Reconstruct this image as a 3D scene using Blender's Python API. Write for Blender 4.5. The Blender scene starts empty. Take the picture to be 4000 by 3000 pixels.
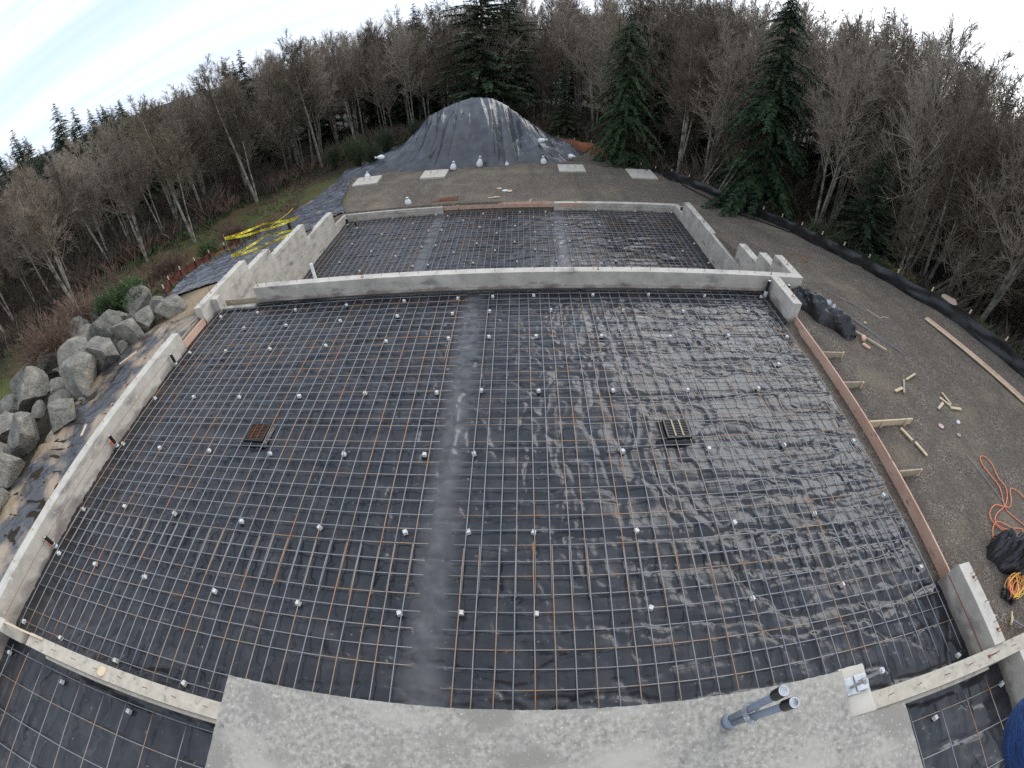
import bpy, math, random
import numpy as np
from mathutils import Vector, Matrix
sc = bpy.context.scene
COL = sc.collection
R = math.radians
# ---------------------------------------------------------------- camera (wide action camera = equidistant style fisheye)
cd = bpy.data.cameras.new('camera'); cam = bpy.data.objects.new('camera', cd); COL.objects.link(cam)
cd.type = 'PANO'
try:
    cd.panorama_type = 'FISHEYE_LENS_POLYNOMIAL'; cc = cd
except Exception:
    cc = cd.cycles; cc.panorama_type = 'FISHEYE_LENS_POLYNOMIAL'
K = [0.06295169387408585, -4.642223108643208e-06, -1.719967933312463e-05, 2.4684970987996783e-07]
cc.fisheye_polynomial_k0 = 0.0
cc.fisheye_polynomial_k1 = -K[0]; cc.fisheye_polynomial_k2 = -K[1]
cc.fisheye_polynomial_k3 = -K[2]; cc.fisheye_polynomial_k4 = -K[3]
cc.fisheye_fov = math.pi
cd.sensor_fit = 'HORIZONTAL'; cd.sensor_width = 36.0; cd.sensor_height = 27.0
CAM = Vector((1.1571510675754972, -1.2531070056952975, 7.102161281122238))
_r = Vector((0.9992270170467021, 0.016788705480469478, -0.03554585450146859))
_u = Vector((0.015029187477467322, 0.6723774717433131, 0.7400558485789009))
_f = Vector((-0.036324811461543205, 0.7400180233348105, -0.6716054148173041))
cam.matrix_world = Matrix(((_r.x, _u.x, -_f.x, CAM.x), (_r.y, _u.y, -_f.y, CAM.y), (_r.z, _u.z, -_f.z, CAM.z), (0, 0, 0, 1)))
cd.clip_start = 0.01; cd.clip_end = 6000
sc.camera = cam
# ---------------------------------------------------------------- sky, sun, exposure
SUN_AZ, SUN_EL = R(42), R(24)
w = bpy.data.worlds.new('World'); sc.world = w; w.use_nodes = True
nt = w.node_tree; nt.nodes.clear()
N = nt.nodes.new; L = nt.links.new
out = N('ShaderNodeOutputWorld'); mixs = N('ShaderNodeMixShader')
sky = N('ShaderNodeTexSky'); sky.sky_type = 'NISHITA'; sky.sun_disc = False
sky.sun_elevation = SUN_EL; sky.sun_rotation = SUN_AZ
b1 = N('ShaderNodeBackground'); b1.inputs['Strength'].default_value = 0.15; skm = N('ShaderNodeMix'); skm.data_type = 'RGBA'; skm.inputs[0].default_value = 0.72; L(sky.outputs[0], skm.inputs[6]); skm.inputs[7].default_value = (2.3, 3.2, 5.0, 1); L(skm.outputs[2], b1.inputs[0])
b2 = N('ShaderNodeBackground')
tc = N('ShaderNodeTexCoord'); sep = N('ShaderNodeSeparateXYZ'); L(tc.outputs['Generated'], sep.inputs[0])
def M(op, a, b=None, c=None):
    n = N('ShaderNodeMath'); n.operation = op
    for i, v in enumerate((a, b, c)):
        if v is None: continue
        if isinstance(v, (int, float)): n.inputs[i].default_value = v
        else: L(v, n.inputs[i])
    return n.outputs[0]
zz = M('ADD', M('MAXIMUM', sep.outputs[2], 0.0), 0.16)
px = M('DIVIDE', sep.outputs[0], zz); py = M('DIVIDE', sep.outputs[1], zz)
cb = N('ShaderNodeCombineXYZ'); L(px, cb.inputs[0]); L(py, cb.inputs[1])
mp = N('ShaderNodeMapping'); mp.inputs['Rotation'].default_value = (0, 0, R(-38)); mp.inputs['Scale'].default_value = (0.10, 1.05, 1)
L(cb.outputs[0], mp.inputs[0])
n1 = N('ShaderNodeTexNoise'); n1.inputs['Scale'].default_value = 1.9; n1.inputs['Detail'].default_value = 9; n1.inputs['Roughness'].default_value = 0.60; n1.inputs['Distortion'].default_value = 0.25
L(mp.outputs[0], n1.inputs['Vector'])
rp = N('ShaderNodeValToRGB'); rp.color_ramp.elements[0].position = 0.36; rp.color_ramp.elements[1].position = 0.60
rp.color_ramp.elements[0].color = (0.38, 0.38, 0.38, 1); rp.color_ramp.elements[1].color = (1, 1, 1, 1)
L(n1.outputs[0], rp.inputs[0])
# cloud brightness: veil of light around the hidden sun
sd = Vector((math.sin(SUN_AZ) * math.cos(SUN_EL), math.cos(SUN_AZ) * math.cos(SUN_EL), math.sin(SUN_EL)))
vd = N('ShaderNodeVectorMath'); vd.operation = 'DOT_PRODUCT'; L(tc.outputs['Generated'], vd.inputs[0]); vd.inputs[1].default_value = sd
glow = M('POWER', M('MAXIMUM', vd.outputs['Value'], 0.0), 3.5)
thick = M('ADD', 0.50, M('MULTIPLY', n1.outputs[0], 0.36))
L(M('MULTIPLY', thick, M('ADD', 0.92, M('MULTIPLY', glow, 0.85))), b2.inputs['Strength'])
b2.inputs['Color'].default_value = (0.88, 0.93, 1.0, 1)
L(rp.outputs[0], mixs.inputs[0]); L(b1.outputs[0], mixs.inputs[1]); L(b2.outputs[0], mixs.inputs[2]); L(mixs.outputs[0], out.inputs[0])
sl = bpy.data.lights.new('sun', 'SUN'); sl.energy = 1.5; sl.angle = R(60); sl.specular_factor = 0.25; sl.color = (1.0, 0.96, 0.9)
so = bpy.data.objects.new('sun', sl); COL.objects.link(so)
so.rotation_euler = sd.to_track_quat('Z', 'Y').to_euler()
sc.view_settings.view_transform = 'Standard'; sc.view_settings.look = 'None'; sc.view_settings.exposure = 0.92; sc.view_settings.gamma = 1.0
sc.cycles.max_bounces = 5; sc.cycles.diffuse_bounces = 3; sc.cycles.glossy_bounces = 3; sc.cycles.transparent_max_bounces = 6
sc.cycles.caustics_reflective = False; sc.cycles.caustics_refractive = False
sc.cycles.use_denoising = False

# ---------------------------------------------------------------- helpers
class MB:
    def __init__(s): s.v = []; s.f = []
    def box(s, x0, x1, y0, y1, z0, z1):
        b = len(s.v)
        s.v += [(x, y, z) for z in (z0, z1) for y in (y0, y1) for x in (x0, x1)]
        s.f += [tuple(b + i for i in q) for q in ((0, 2, 3, 1), (4, 5, 7, 6), (0, 1, 5, 4), (2, 6, 7, 3), (0, 4, 6, 2), (1, 3, 7, 5))]
        return s
    def obox(s, p0, p1, wd, ht, up=(0, 0, 1)):
        p0 = Vector(p0); p1 = Vector(p1); d = (p1 - p0).normalized(); u = Vector(up); sd_ = d.cross(u).normalized(); u = sd_.cross(d).normalized()
        b = len(s.v)
        for p in (p0, p1):
            for a, c in ((-1, -1), (1, -1), (1, 1), (-1, 1)): s.v.append(tuple(p + sd_ * a * wd / 2 + u * c * ht / 2))
        s.f += [tuple(b + i for i in q) for q in ((0, 1, 2, 3), (4, 7, 6, 5), (0, 4, 5, 1), (1, 5, 6, 2), (2, 6, 7, 3), (3, 7, 4, 0))]
        return s
    def tube(s, pts, r, n=6, cap=True):
        pts = [Vector(p) for p in pts]
        if not hasattr(r, '__len__'): r = [r] * len(pts)
        b0 = len(s.v)
        for i, p in enumerate(pts):
            d = (pts[min(i + 1, len(pts) - 1)] - pts[max(i - 1, 0)])
            if d.length < 1e-9: d = Vector((0, 0, 1))
            d.normalize(); a = d.cross(Vector((0, 0, 1)) if abs(d.z) < .9 else Vector((1, 0, 0))).normalized(); c = d.cross(a)
            for k in range(n):
                t = 2 * math.pi * k / n; s.v.append(tuple(p + (a * math.cos(t) + c * math.sin(t)) * r[i]))
        for i in range(len(pts) - 1):
            for k in range(n):
                a = b0 + i * n + k; c = b0 + i * n + (k + 1) % n; s.f.append((a, c, c + n, a + n))
        if cap: s.f.append(tuple(b0 + k for k in range(n))[::-1]); s.f.append(tuple(b0 + (len(pts) - 1) * n + k for k in range(n)))
        return s
    def mesh(s, name):
        m = bpy.data.meshes.new(name); m.from_pydata([tuple(v) for v in s.v], [], s.f); m.update(); return m
    def build(s, name, mt, parent=None, smooth=False, bevel=0, loc=None):
        return mkobj(name, s.mesh(name), mt, parent, smooth, bevel)
def mkobj(name, m, mt, parent=None, smooth=False, bevel=0):
    if mt is not None and not m.materials: m.materials.append(mt)
    o = bpy.data.objects.new(name, m); COL.objects.link(o)
    if smooth: m.shade_smooth()
    if bevel:
        bv = o.modifiers.new('bevel', 'BEVEL'); bv.width = bevel; bv.segments = 2; bv.limit_method = 'ANGLE'
    if parent is not None: o.parent = parent
    return o
def tag(o, label=None, cat=None, group=None, kind=None):
    if label: o['label'] = label
    if cat: o['category'] = cat
    if group: o['group'] = group
    if kind: o['kind'] = kind
    return o
def empty(name, label=None, cat=None, group=None, loc=(0, 0, 0)):
    o = bpy.data.objects.new(name, None); COL.objects.link(o); o.location = loc; o.empty_display_size = 0.2
    return tag(o, label, cat, group)
def gridmesh(name, X, Y, Z):
    ny, nx = X.shape
    v = np.stack([X, Y, Z], -1).reshape(-1, 3)
    i = np.arange(nx * ny).reshape(ny, nx)
    f = np.stack([i[:-1, :-1], i[:-1, 1:], i[1:, 1:], i[1:, :-1]], -1).reshape(-1, 4)
    m = bpy.data.meshes.new(name); m.from_pydata(v.tolist(), [], f.tolist()); m.update(); m.shade_smooth(); return m
_rs = np.random.RandomState(7); _T = _rs.rand(256, 256)
def vn(x, y):
    x = np.asarray(x, float); y = np.asarray(y, float)
    xi = np.floor(x).astype(int); yi = np.floor(y).astype(int); fx = x - xi; fy = y - yi
    fx = fx * fx * (3 - 2 * fx); fy = fy * fy * (3 - 2 * fy)
    g = lambda a, b: _T[a % 256, b % 256]
    return (g(xi, yi) * (1 - fx) + g(xi + 1, yi) * fx) * (1 - fy) + (g(xi, yi + 1) * (1 - fx) + g(xi + 1, yi + 1) * fx) * fy
def fbm(x, y, o=4):
    s = 0; a = .5; t = 0
    for k in range(o): s = s + a * vn(x * 2 ** k + 17 * k, y * 2 ** k + 31 * k); t += a; a *= .5
    return s / t
def ridge(x, y, p=6): return (1 - np.abs(2 * vn(x, y) - 1)) ** p

# ---------------------------------------------------------------- materials
def mat(name, stops, scale=3.0, rough=0.8, bump=0.0, bscale=None, detail=6, coord='pos', rrand=0.0, spec=0.5, stretch=None, metallic=0.0, extra=None, bdist=0.02, rrange=None):
    m = bpy.data.materials.new(name); m.use_nodes = True; t = m.node_tree; n_ = t.nodes; l_ = t.links
    p = n_['Principled BSDF']; p.inputs['Roughness'].default_value = rough; p.inputs['Metallic'].default_value = metallic
    p.inputs['Specular IOR Level'].default_value = spec
    if coord == 'pos': g = n_.new('ShaderNodeNewGeometry').outputs['Position']
    else: g = n_.new('ShaderNodeTexCoord').outputs['Object']
    if stretch:
        mp_ = n_.new('ShaderNodeMapping'); mp_.inputs['Scale'].default_value = stretch; l_.new(g, mp_.inputs[0]); g = mp_.outputs[0]
    nz = n_.new('ShaderNodeTexNoise'); nz.inputs['Scale'].default_value = scale; nz.inputs['Detail'].default_value = detail; nz.inputs['Roughness'].default_value = 0.6
    l_.new(g, nz.inputs['Vector'])
    fac = nz.outputs[0]
    if rrand:
        oi = n_.new('ShaderNodeObjectInfo'); a = n_.new('ShaderNodeMath'); a.operation = 'MULTIPLY_ADD'; l_.new(oi.outputs['Random'], a.inputs[0]); a.inputs[1].default_value = rrand; a.inputs[2].default_value = -rrand / 2
        b = n_.new('ShaderNodeMath'); b.operation = 'ADD'; l_.new(fac, b.inputs[0]); l_.new(a.outputs[0], b.inputs[1]); fac = b.outputs[0]
    r = n_.new('ShaderNodeValToRGB'); els = r.color_ramp.elements
    while len(els) < len(stops): els.new(0.5)
    for e, (ps, c) in zip(els, stops): e.position = ps; e.color = (*c, 1)
    l_.new(fac, r.inputs[0]); col = r.outputs[0]
    if extra: col = extra(n_, l_, g, col, p)
    l_.new(col, p.inputs['Base Color'])
    if rrange:
        rr = n_.new('ShaderNodeMapRange'); rr.inputs[1].default_value = .35; rr.inputs[2].default_value = .65; rr.inputs[3].default_value = rrange[0]; rr.inputs[4].default_value = rrange[1]
        l_.new(nz.outputs[0], rr.inputs[0]); l_.new(rr.outputs[0], p.inputs['Roughness'])
    if bump:
        nb = n_.new('ShaderNodeTexNoise'); nb.inputs['Scale'].default_value = bscale or scale * 4; nb.inputs['Detail'].default_value = 5; l_.new(g, nb.inputs['Vector'])
        bp = n_.new('ShaderNodeBump'); bp.inputs['Strength'].default_value = bump; bp.inputs['Distance'].default_value = bdist
        l_.new(nb.outputs[0], bp.inputs['Height']); l_.new(bp.outputs[0], p.inputs['Normal'])
    return m
def spots(col2, scale, lo, hi, stretch=(1, 1, 1)):
    def f(n_, l_, g, col, p):
        mp_ = n_.new('ShaderNodeMapping'); mp_.inputs['Scale'].default_value = stretch; l_.new(g, mp_.inputs[0])
        z = n_.new('ShaderNodeTexNoise'); z.inputs['Scale'].default_value = scale; z.inputs['Detail'].default_value = 5; l_.new(mp_.outputs[0], z.inputs['Vector'])
        r = n_.new('ShaderNodeMapRange'); r.inputs[1].default_value = lo; r.inputs[2].default_value = hi; l_.new(z.outputs[0], r.inputs[0])
        x = n_.new('ShaderNodeMix'); x.data_type = 'RGBA'; l_.new(r.outputs[0], x.inputs[0]); l_.new(col, x.inputs[6]); x.inputs[7].default_value = (*col2, 1)
        return x.outputs[2]
    return f
def chain(*fs):
    def f(n_, l_, g, col, p):
        for q in fs: col = q(n_, l_, g, col, p)
        return col
    return f
def splash(n_, l_, g, col, p):
    sx_ = n_.new('ShaderNodeSeparateXYZ'); l_.new(g, sx_.inputs[0])
    z = n_.new('ShaderNodeTexNoise'); z.inputs['Scale'].default_value = 1.4; z.inputs['Detail'].default_value = 7; l_.new(g, z.inputs['Vector'])
    a = n_.new('ShaderNodeMath'); a.operation = 'MULTIPLY_ADD'; l_.new(z.outputs[0], a.inputs[0]); a.inputs[1].default_value = .9; a.inputs[2].default_value = -.36
    r = n_.new('ShaderNodeMath'); r.operation = 'SUBTRACT'; l_.new(a.outputs[0], r.inputs[0]); l_.new(sx_.outputs[2], r.inputs[1])
    q = n_.new('ShaderNodeMapRange'); q.inputs[1].default_value = 0; q.inputs[2].default_value = .12; q.inputs[4].default_value = .6; l_.new(r.outputs[0], q.inputs[0])
    nr = n_.new('ShaderNodeMath'); nr.operation = 'LESS_THAN'; l_.new(sx_.outputs[1], nr.inputs[0]); nr.inputs[1].default_value = 10.98
    mu = n_.new('ShaderNodeMath'); mu.operation = 'MULTIPLY'; l_.new(q.outputs[0], mu.inputs[0]); l_.new(nr.outputs[0], mu.inputs[1])
    x = n_.new('ShaderNodeMix'); x.data_type = 'RGBA'; l_.new(mu.outputs[0], x.inputs[0]); l_.new(col, x.inputs[6]); x.inputs[7].default_value = (.13, .10, .085, 1); return x.outputs[2]
def pits(n_, l_, g, col, p):
    v = n_.new('ShaderNodeTexVoronoi'); v.inputs['Scale'].default_value = 14; l_.new(g, v.inputs['Vector'])
    r = n_.new('ShaderNodeMapRange'); r.inputs[1].default_value = .05; r.inputs[2].default_value = .09; r.inputs[3].default_value = 1; r.inputs[4].default_value = 0; l_.new(v.outputs['Distance'], r.inputs[0])
    z = n_.new('ShaderNodeTexNoise'); z.inputs['Scale'].default_value = 2.1; l_.new(g, z.inputs['Vector'])
    q = n_.new('ShaderNodeMapRange'); q.inputs[1].default_value = .55; q.inputs[2].default_value = .6; l_.new(z.outputs[0], q.inputs[0])
    mu = n_.new('ShaderNodeMath'); mu.operation = 'MULTIPLY'; l_.new(r.outputs[0], mu.inputs[0]); l_.new(q.outputs[0], mu.inputs[1])
    x = n_.new('ShaderNodeMix'); x.data_type = 'RGBA'; l_.new(mu.outputs[0], x.inputs[0]); l_.new(col, x.inputs[6]); x.inputs[7].default_value = (.08, .075, .07, 1)
    return x.outputs[2]
conc = mat('concrete', [(.3, (.38, .35, .30)), (.5, (.49, .455, .39)), (.7, (.58, .545, .475))], 1.7, .85, .25, 60, extra=chain(spots((.24, .22, .20), 1.3, .56, .72, (1, 1, 2.5)), spots((.60, .58, .54), 7, .6, .75), splash, pits), bdist=.004)
conc_deck = mat('deck_concrete', [(.34, (.20, .187, .16)), (.5, (.29, .272, .235)), (.66, (.38, .36, .315))], 30, .85, .5, 160, detail=9, extra=chain(spots((.22, .205, .178), 4, .5, .66), spots((.50, .475, .41), 60, .62, .72), spots((.37, .35, .30), 1.6, .5, .7, (1, 2.5, 1)), spots((.16, .15, .13), 13, .66, .74)), bdist=.004)
conc_foot = mat('footing_concrete', [(.3, (.42, .39, .33)), (.7, (.58, .54, .46))], 3, .85, .2, 50)
conc_tan = mat('stem_concrete', [(.3, (.37, .33, .265)), (.5, (.45, .40, .32)), (.7, (.52, .465, .38))], 6, .85, .3, 90, extra=spots((.22, .20, .17), 9, .6, .75), bdist=.004)
dobie = mat('spacer_concrete', [(.3, (.55, .55, .52)), (.7, (.75, .75, .72))], 30, .8, .2)
red = mat('red_chalk', [(.4, (.33, .07, .05)), (.7, (.42, .17, .13))], 12, .9)
blackp = mat('black_pipe', [(.3, (.012, .012, .013)), (.7, (.03, .03, .03))], 8, .35)
whitep = mat('white_pipe', [(.3, (.70, .71, .72)), (.7, (.82, .83, .84))], 5, .4)
greyp = mat('grey_conduit', [(.3, (.20, .23, .28)), (.7, (.27, .30, .36))], 12, .45, extra=spots((.55, .56, .57), 22, .68, .74))
whitetape = mat('white_tape', [(.3, (.55, .56, .57)), (.7, (.78, .79, .8))], 30, .6, .3)
orange = mat('orange_paint', [(.3, (.75, .13, .05)), (.7, (.85, .2, .08))], 8, .7)
galv = mat('galvanised_steel', [(.3, (.38, .39, .40)), (.7, (.55, .56, .57))], 30, .4, metallic=.6, spec=.5)
steel = mat('rebar_steel', [(.36, (.23, .245, .27)), (.52, (.28, .27, .26)), (.60, (.30, .24, .18)), (.74, (.36, .19, .095))], 1.3, .5, .5, 160, rrand=.30, metallic=.25, detail=3, bdist=.003)
rust = mat('rusty_steel', [(.3, (.16, .06, .035)), (.7, (.33, .13, .06))], 14, .8)
bolt_rust = rust
woodO = mat('douglas_fir', [(.3, (.50, .30, .21)), (.6, (.62, .41, .31)), (.8, (.70, .51, .40))], 3.5, .75, .2, 40, extra=spots((.20, .13, .11), 7, .60, .72), stretch=(1, .35, 1))
woodP = mat('pale_pine', [(.3, (.52, .40, .25)), (.7, (.68, .55, .38))], 5, .75, .2, 40)
woodG = mat('weathered_wood', [(.3, (.30, .24, .17)), (.7, (.46, .38, .27))], 6, .85, .2)
rock = mat('boulder_rock', [(.28, (.07, .066, .055)), (.45, (.15, .142, .120)), (.6, (.22, .205, .17)), (.75, (.34, .29, .22))], 2.2, .9, 1.0, 9, coord='obj', rrand=.12, extra=chain(spots((.42, .42, .38), 16, .62, .70), spots((.10, .10, .095), 5, .6, .72)), bdist=.05)
def plastic(name, c0, c1, r0, r1, bump, bs, dust=None, dist=.02, stretch=None):
    ex = spots(*dust) if dust else None
    return mat(name, [(.35, c0), (.65, c1)], 1.3, .35, bump, bs, extra=ex, rrange=(r0, r1), bdist=dist, stretch=stretch)
def dusty(n_, l_, g, col, p):
    sx_ = n_.new('ShaderNodeSeparateXYZ'); l_.new(g, sx_.inputs[0]); tot = None
    def mth(op, a, b=None, c=None, clamp=False):
        q = n_.new('ShaderNodeMath'); q.operation = op; q.use_clamp = clamp
        for k_, v_ in enumerate((a, b, c)):
            if v_ is None: continue
            if isinstance(v_, (int, float)): q.inputs[k_].default_value = v_
            else: l_.new(v_, q.inputs[k_])
        return q.outputs[0]
    nr = mth('LESS_THAN', sx_.outputs[1], 11.1); fr_ = mth('SUBTRACT', 1.0, nr)
    zn = n_.new('ShaderNodeTexNoise'); zn.inputs['Scale'].default_value = 3.2; zn.inputs['Detail'].default_value = 6; l_.new(g, zn.inputs['Vector'])
    for cx_, wd_, side_ in ((-.47, .34, nr), (-3.87, .36, fr_), (2.98, .36, fr_)):
        d_ = mth('ABSOLUTE', mth('SUBTRACT', sx_.outputs[0], cx_)); v_ = mth('MULTIPLY', mth('SUBTRACT', 1.35, mth('DIVIDE', d_, wd_), clamp=True), side_); tot = v_ if tot is None else mth('ADD', tot, v_)
    fac = mth('MULTIPLY', tot, mth('MULTIPLY_ADD', zn.outputs[0], 1.5, -.1, clamp=True), clamp=True)
    x = n_.new('ShaderNodeMix'); x.data_type = 'RGBA'; l_.new(mth('MULTIPLY', fac, .75), x.inputs[0]); l_.new(col, x.inputs[6]); x.inputs[7].default_value = (.135, .13, .13, 1); return x.outputs[2]
def vapmat(name, b):
    return mat(name, [(.35, (.013, .014, .018)), (.65, (.026, .027, .032))], 1.3, .35, .35, 8.0, extra=chain(spots((.055, .052, .052), 2.3, .52, .80), spots((.17, .15, .125), 9, .68, .74), dusty), rrange=(.17, .28), bdist=b)
vap = vapmat('vapour_barrier', .022)
tarp = plastic('tarp_plastic', (.05, .053, .062), (.095, .10, .108), .16, .26, .35, 3.5, ((.16, .155, .15), 2.2, .62, .8), .05)
slopep = plastic('slope_plastic', (.07, .075, .09), (.12, .125, .14), .18, .30, .5, 4, ((.27, .215, .15), .9, .58, .72), .04)
muddy = plastic('muddy_plastic', (.035, .036, .042), (.075, .072, .073), .16, .3, .7, 6, ((.33, .25, .17), .8, .48, .60), .05)
bagp = plastic('bag_plastic', (.012, .012, .014), (.03, .03, .033), .2, .35, .6, 14, None, .02)
siltf = mat('silt_fabric', [(.3, (.012, .012, .013)), (.7, (.03, .03, .031))], 3, .38, .5, 12)
redf = mat('red_silt_fabric', [(.3, (.10, .022, .018)), (.7, (.16, .045, .03))], 3, .85, .3)
orf = mat('orange_silt_fabric', [(.3, (.28, .09, .045)), (.7, (.38, .15, .08))], 3, .85, .3)
sandb = mat('sandbag_cloth', [(.3, (.66, .67, .67)), (.7, (.82, .82, .82))], 12, .7, .4, 30)
yel = mat('caution_yellow', [(.3, (.80, .66, .02)), (.7, (.88, .76, .05))], 3, .5)
ink = mat('black_ink', [(.3, (.01, .01, .01)), (.7, (.02, .02, .02))], 3, .6)
cordO = mat('orange_cord', [(.3, (.75, .20, .09)), (.7, (.85, .30, .16))], 5, .5)
cordY = mat('yellow_cord', [(.3, (.75, .42, .06)), (.7, (.85, .55, .12))], 5, .5)
knit = mat('blue_knit', [(.3, (.012, .035, .12)), (.55, (.025, .075, .24)), (.75, (.06, .14, .36))], 60, .95, .8, 240, stretch=(1, 1, 5), bdist=.003)
skin = mat('skin', [(.3, (.52, .32, .23)), (.7, (.6, .38, .28))], 8, .6)
jacket = mat('jacket_cloth', [(.3, (.03, .04, .07)), (.7, (.05, .06, .1))], 8, .9)
denim = mat('denim', [(.3, (.05, .07, .13)), (.7, (.08, .11, .19))], 40, .9)
hairm = mat('hair', [(.3, (.05, .03, .02)), (.7, (.09, .06, .04))], 30, .8)
soil = mat('bare_soil', [(.3, (.12, .08, .05)), (.7, (.22, .15, .09))], 6, .95, .6, 30)
dirtedge = soil

# ground: gravel pad, slope litter, forest floor, chosen by a painted "pad" weight on the mesh
def ground_mat():
    m = bpy.data.materials.new('ground'); m.use_nodes = True; t = m.node_tree; n_ = t.nodes; l_ = t.links; p = n_['Principled BSDF']
    p.inputs['Roughness'].default_value = .95; p.inputs['Specular IOR Level'].default_value = .2
    g = n_.new('ShaderNodeNewGeometry').outputs['Position']
    def noise(sca, det=6, ro=.6):
        z = n_.new('ShaderNodeTexNoise'); z.inputs['Scale'].default_value = sca; z.inputs['Detail'].default_value = det; z.inputs['Roughness'].default_value = ro; l_.new(g, z.inputs['Vector']); return z.outputs[0]
    def ramp(f, st):
        r = n_.new('ShaderNodeValToRGB'); e = r.color_ramp.elements
        while len(e) < len(st): e.new(.5)
        for a, (ps, c) in zip(e, st): a.position = ps; a.color = (*c, 1)
        l_.new(f, r.inputs[0]); return r.outputs[0]
    def mix(f, a, b):
        x = n_.new('ShaderNodeMix'); x.data_type = 'RGBA'; l_.new(f, x.inputs[0]); l_.new(a, x.inputs[6]); l_.new(b, x.inputs[7]); return x.outputs[2]
    def mr(f, a, b):
        r = n_.new('ShaderNodeMapRange'); r.inputs[1].default_value = a; r.inputs[2].default_value = b; l_.new(f, r.inputs[0]); return r.outputs[0]
    stones = n_.new('ShaderNodeTexVoronoi'); stones.inputs['Scale'].default_value = 38; l_.new(g, stones.inputs['Vector'])
    sp = n_.new('ShaderNodeSeparateXYZ'); l_.new(stones.outputs['Color'], sp.inputs[0])
    grav = ramp(sp.outputs[0], [(.0, (.075, .06, .046)), (.45, (.15, .125, .10)), (.8, (.235, .20, .16)), (1, (.40, .35, .29))])
    fine = ramp(noise(9, 8, .7), [(.3, (.095, .076, .06)), (.55, (.165, .138, .11)), (.75, (.25, .21, .165))])
    gr = mix(mr(noise(1.6), .4, .6), grav, fine)
    tan = ramp(noise(30, 5), [(.3, (.17, .14, .10)), (.7, (.32, .265, .19))])
    gr = mix(mr(noise(.42, 5), .52, .72), gr, tan)
    mpt = n_.new('ShaderNodeMapping'); mpt.inputs['Scale'].default_value = (1.5, .10, 1); mpt.inputs['Rotation'].default_value = (0, 0, .12); l_.new(g, mpt.inputs[0]); zt_ = n_.new('ShaderNodeTexNoise'); zt_.inputs['Scale'].default_value = 1.0; zt_.inputs['Detail'].default_value = 4; l_.new(mpt.outputs[0], zt_.inputs['Vector'])
    dk = n_.new('ShaderNodeRGB'); dk.outputs[0].default_value = (.085, .075, .066, 1)
    rt_ = n_.new('ShaderNodeMath'); rt_.operation = 'MULTIPLY'; l_.new(mr(zt_.outputs[0], .5, .62), rt_.inputs[0]); rt_.inputs[1].default_value = .28
    gr = mix(rt_.outputs[0], gr, dk.outputs[0])
    at_ = n_.new('ShaderNodeAttribute'); at_.attribute_name = 'pad'; sa = n_.new('ShaderNodeSeparateXYZ'); l_.new(at_.outputs['Vector'], sa.inputs[0])
    litter = ramp(noise(14, 8, .7), [(.3, (.045, .032, .02)), (.5, (.10, .065, .038)), (.7, (.20, .12, .07))])
    grass = ramp(noise(22, 8, .7), [(.3, (.045, .055, .02)), (.55, (.10, .12, .04)), (.75, (.19, .19, .08))])
    wild = mix(mr(noise(.33, 5), .40, .54), litter, grass)
    floor = ramp(noise(5, 8, .7), [(.3, (.022, .018, .012)), (.6, (.05, .038, .024)), (.8, (.08, .06, .035))])
    c = mix(sa.outputs[1], floor, wild); c = mix(sa.outputs[0], c, gr)
    sandc = ramp(noise(18, 6), [(.3, (.26, .19, .12)), (.7, (.46, .36, .24))])
    c = mix(sa.outputs[2], c, sandc)
    l_.new(c, p.inputs['Base Color'])
    bp = n_.new('ShaderNodeBump'); bp.inputs['Strength'].default_value = .9; bp.inputs['Distance'].default_value = .03
    ad = n_.new('ShaderNodeMath'); ad.operation = 'ADD'; l_.new(stones.outputs['Distance'], ad.inputs[0]); l_.new(noise(12, 8, .7), ad.inputs[1]); l_.new(ad.outputs[0], bp.inputs['Height']); l_.new(bp.outputs[0], p.inputs['Normal'])
    return m

# ---------------------------------------------------------------- terrain
XR = [(-60, 24), (0, 21), (8, 19), (10, 18.1), (12, 17.3), (14.5, 16.3), (20, 15.8), (24, 15.3), (27, 14.2), (30, 12), (33, 9.5), (36, 7.5), (44, 6), (60, 3)]
XL = [(-60, -10.2), (10, -10.2), (24, -10.2), (28, -11), (34, -12.8), (44, -12), (60, -6)]
HR = [(-60, -.08), (10.5, -.1), (13, -.4), (24, -2.15), (34, -2.2), (60, -2.4)]
HL = [(-60, .1), (9.5, .15), (12.5, .1), (16, -.35), (20, -1.1), (24, -1.9), (27, -2.2), (60, -2.4)]
def I(t, y): return np.interp(y, [a for a, b in t], [b for a, b in t])
def gz(X, Y):
    X = np.asarray(X, float); Y = np.asarray(Y, float)
    xr = I(XR, Y); xl = I(XL, Y); h = np.where(X > 0, I(HR, Y), I(HL, Y)); z = h.copy() if hasattr(h, 'copy') else h
    z = np.where(Y > 46, np.maximum(h - .2 * (Y - 46), -3.4), z)
    z = np.where(X > xr, np.maximum(h - .45 * (X - xr), -3.4), z)
    d = np.maximum(xl - X, 0); e = np.interp(Y, [11, 16], [8.5, 7.5]); k = np.interp(Y, [11, 20], [.1, .13])
    z = np.where(X < xl, np.maximum(h - k * np.minimum(d, e) - .35 * np.maximum(d - e, 0), -3.8), z)
    return z
def G(x, y): return float(gz(x, y))
def axis(core, far):
    core = sorted(core); a = list(core); s_ = 1.0; v = core[-1]
    while v < far: s_ *= 1.25; v += s_; a.append(v)
    s_ = 1.0; v = core[0]; b = []
    while v > -far: s_ *= 1.25; v -= s_; b.append(v)
    return np.array(b[::-1] + a)
xs = axis(list(np.arange(-30, 30, .3)) + [-9.90, -9.88, 10.24, 10.26, -9.4], 2500)
ys = axis(list(np.arange(-12, 52, .3)) + [11.1, 11.12, 24.62, 24.64], 2500)
GX, GY = np.meshgrid(xs, ys)
GZ = gz(GX, GY)
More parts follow.
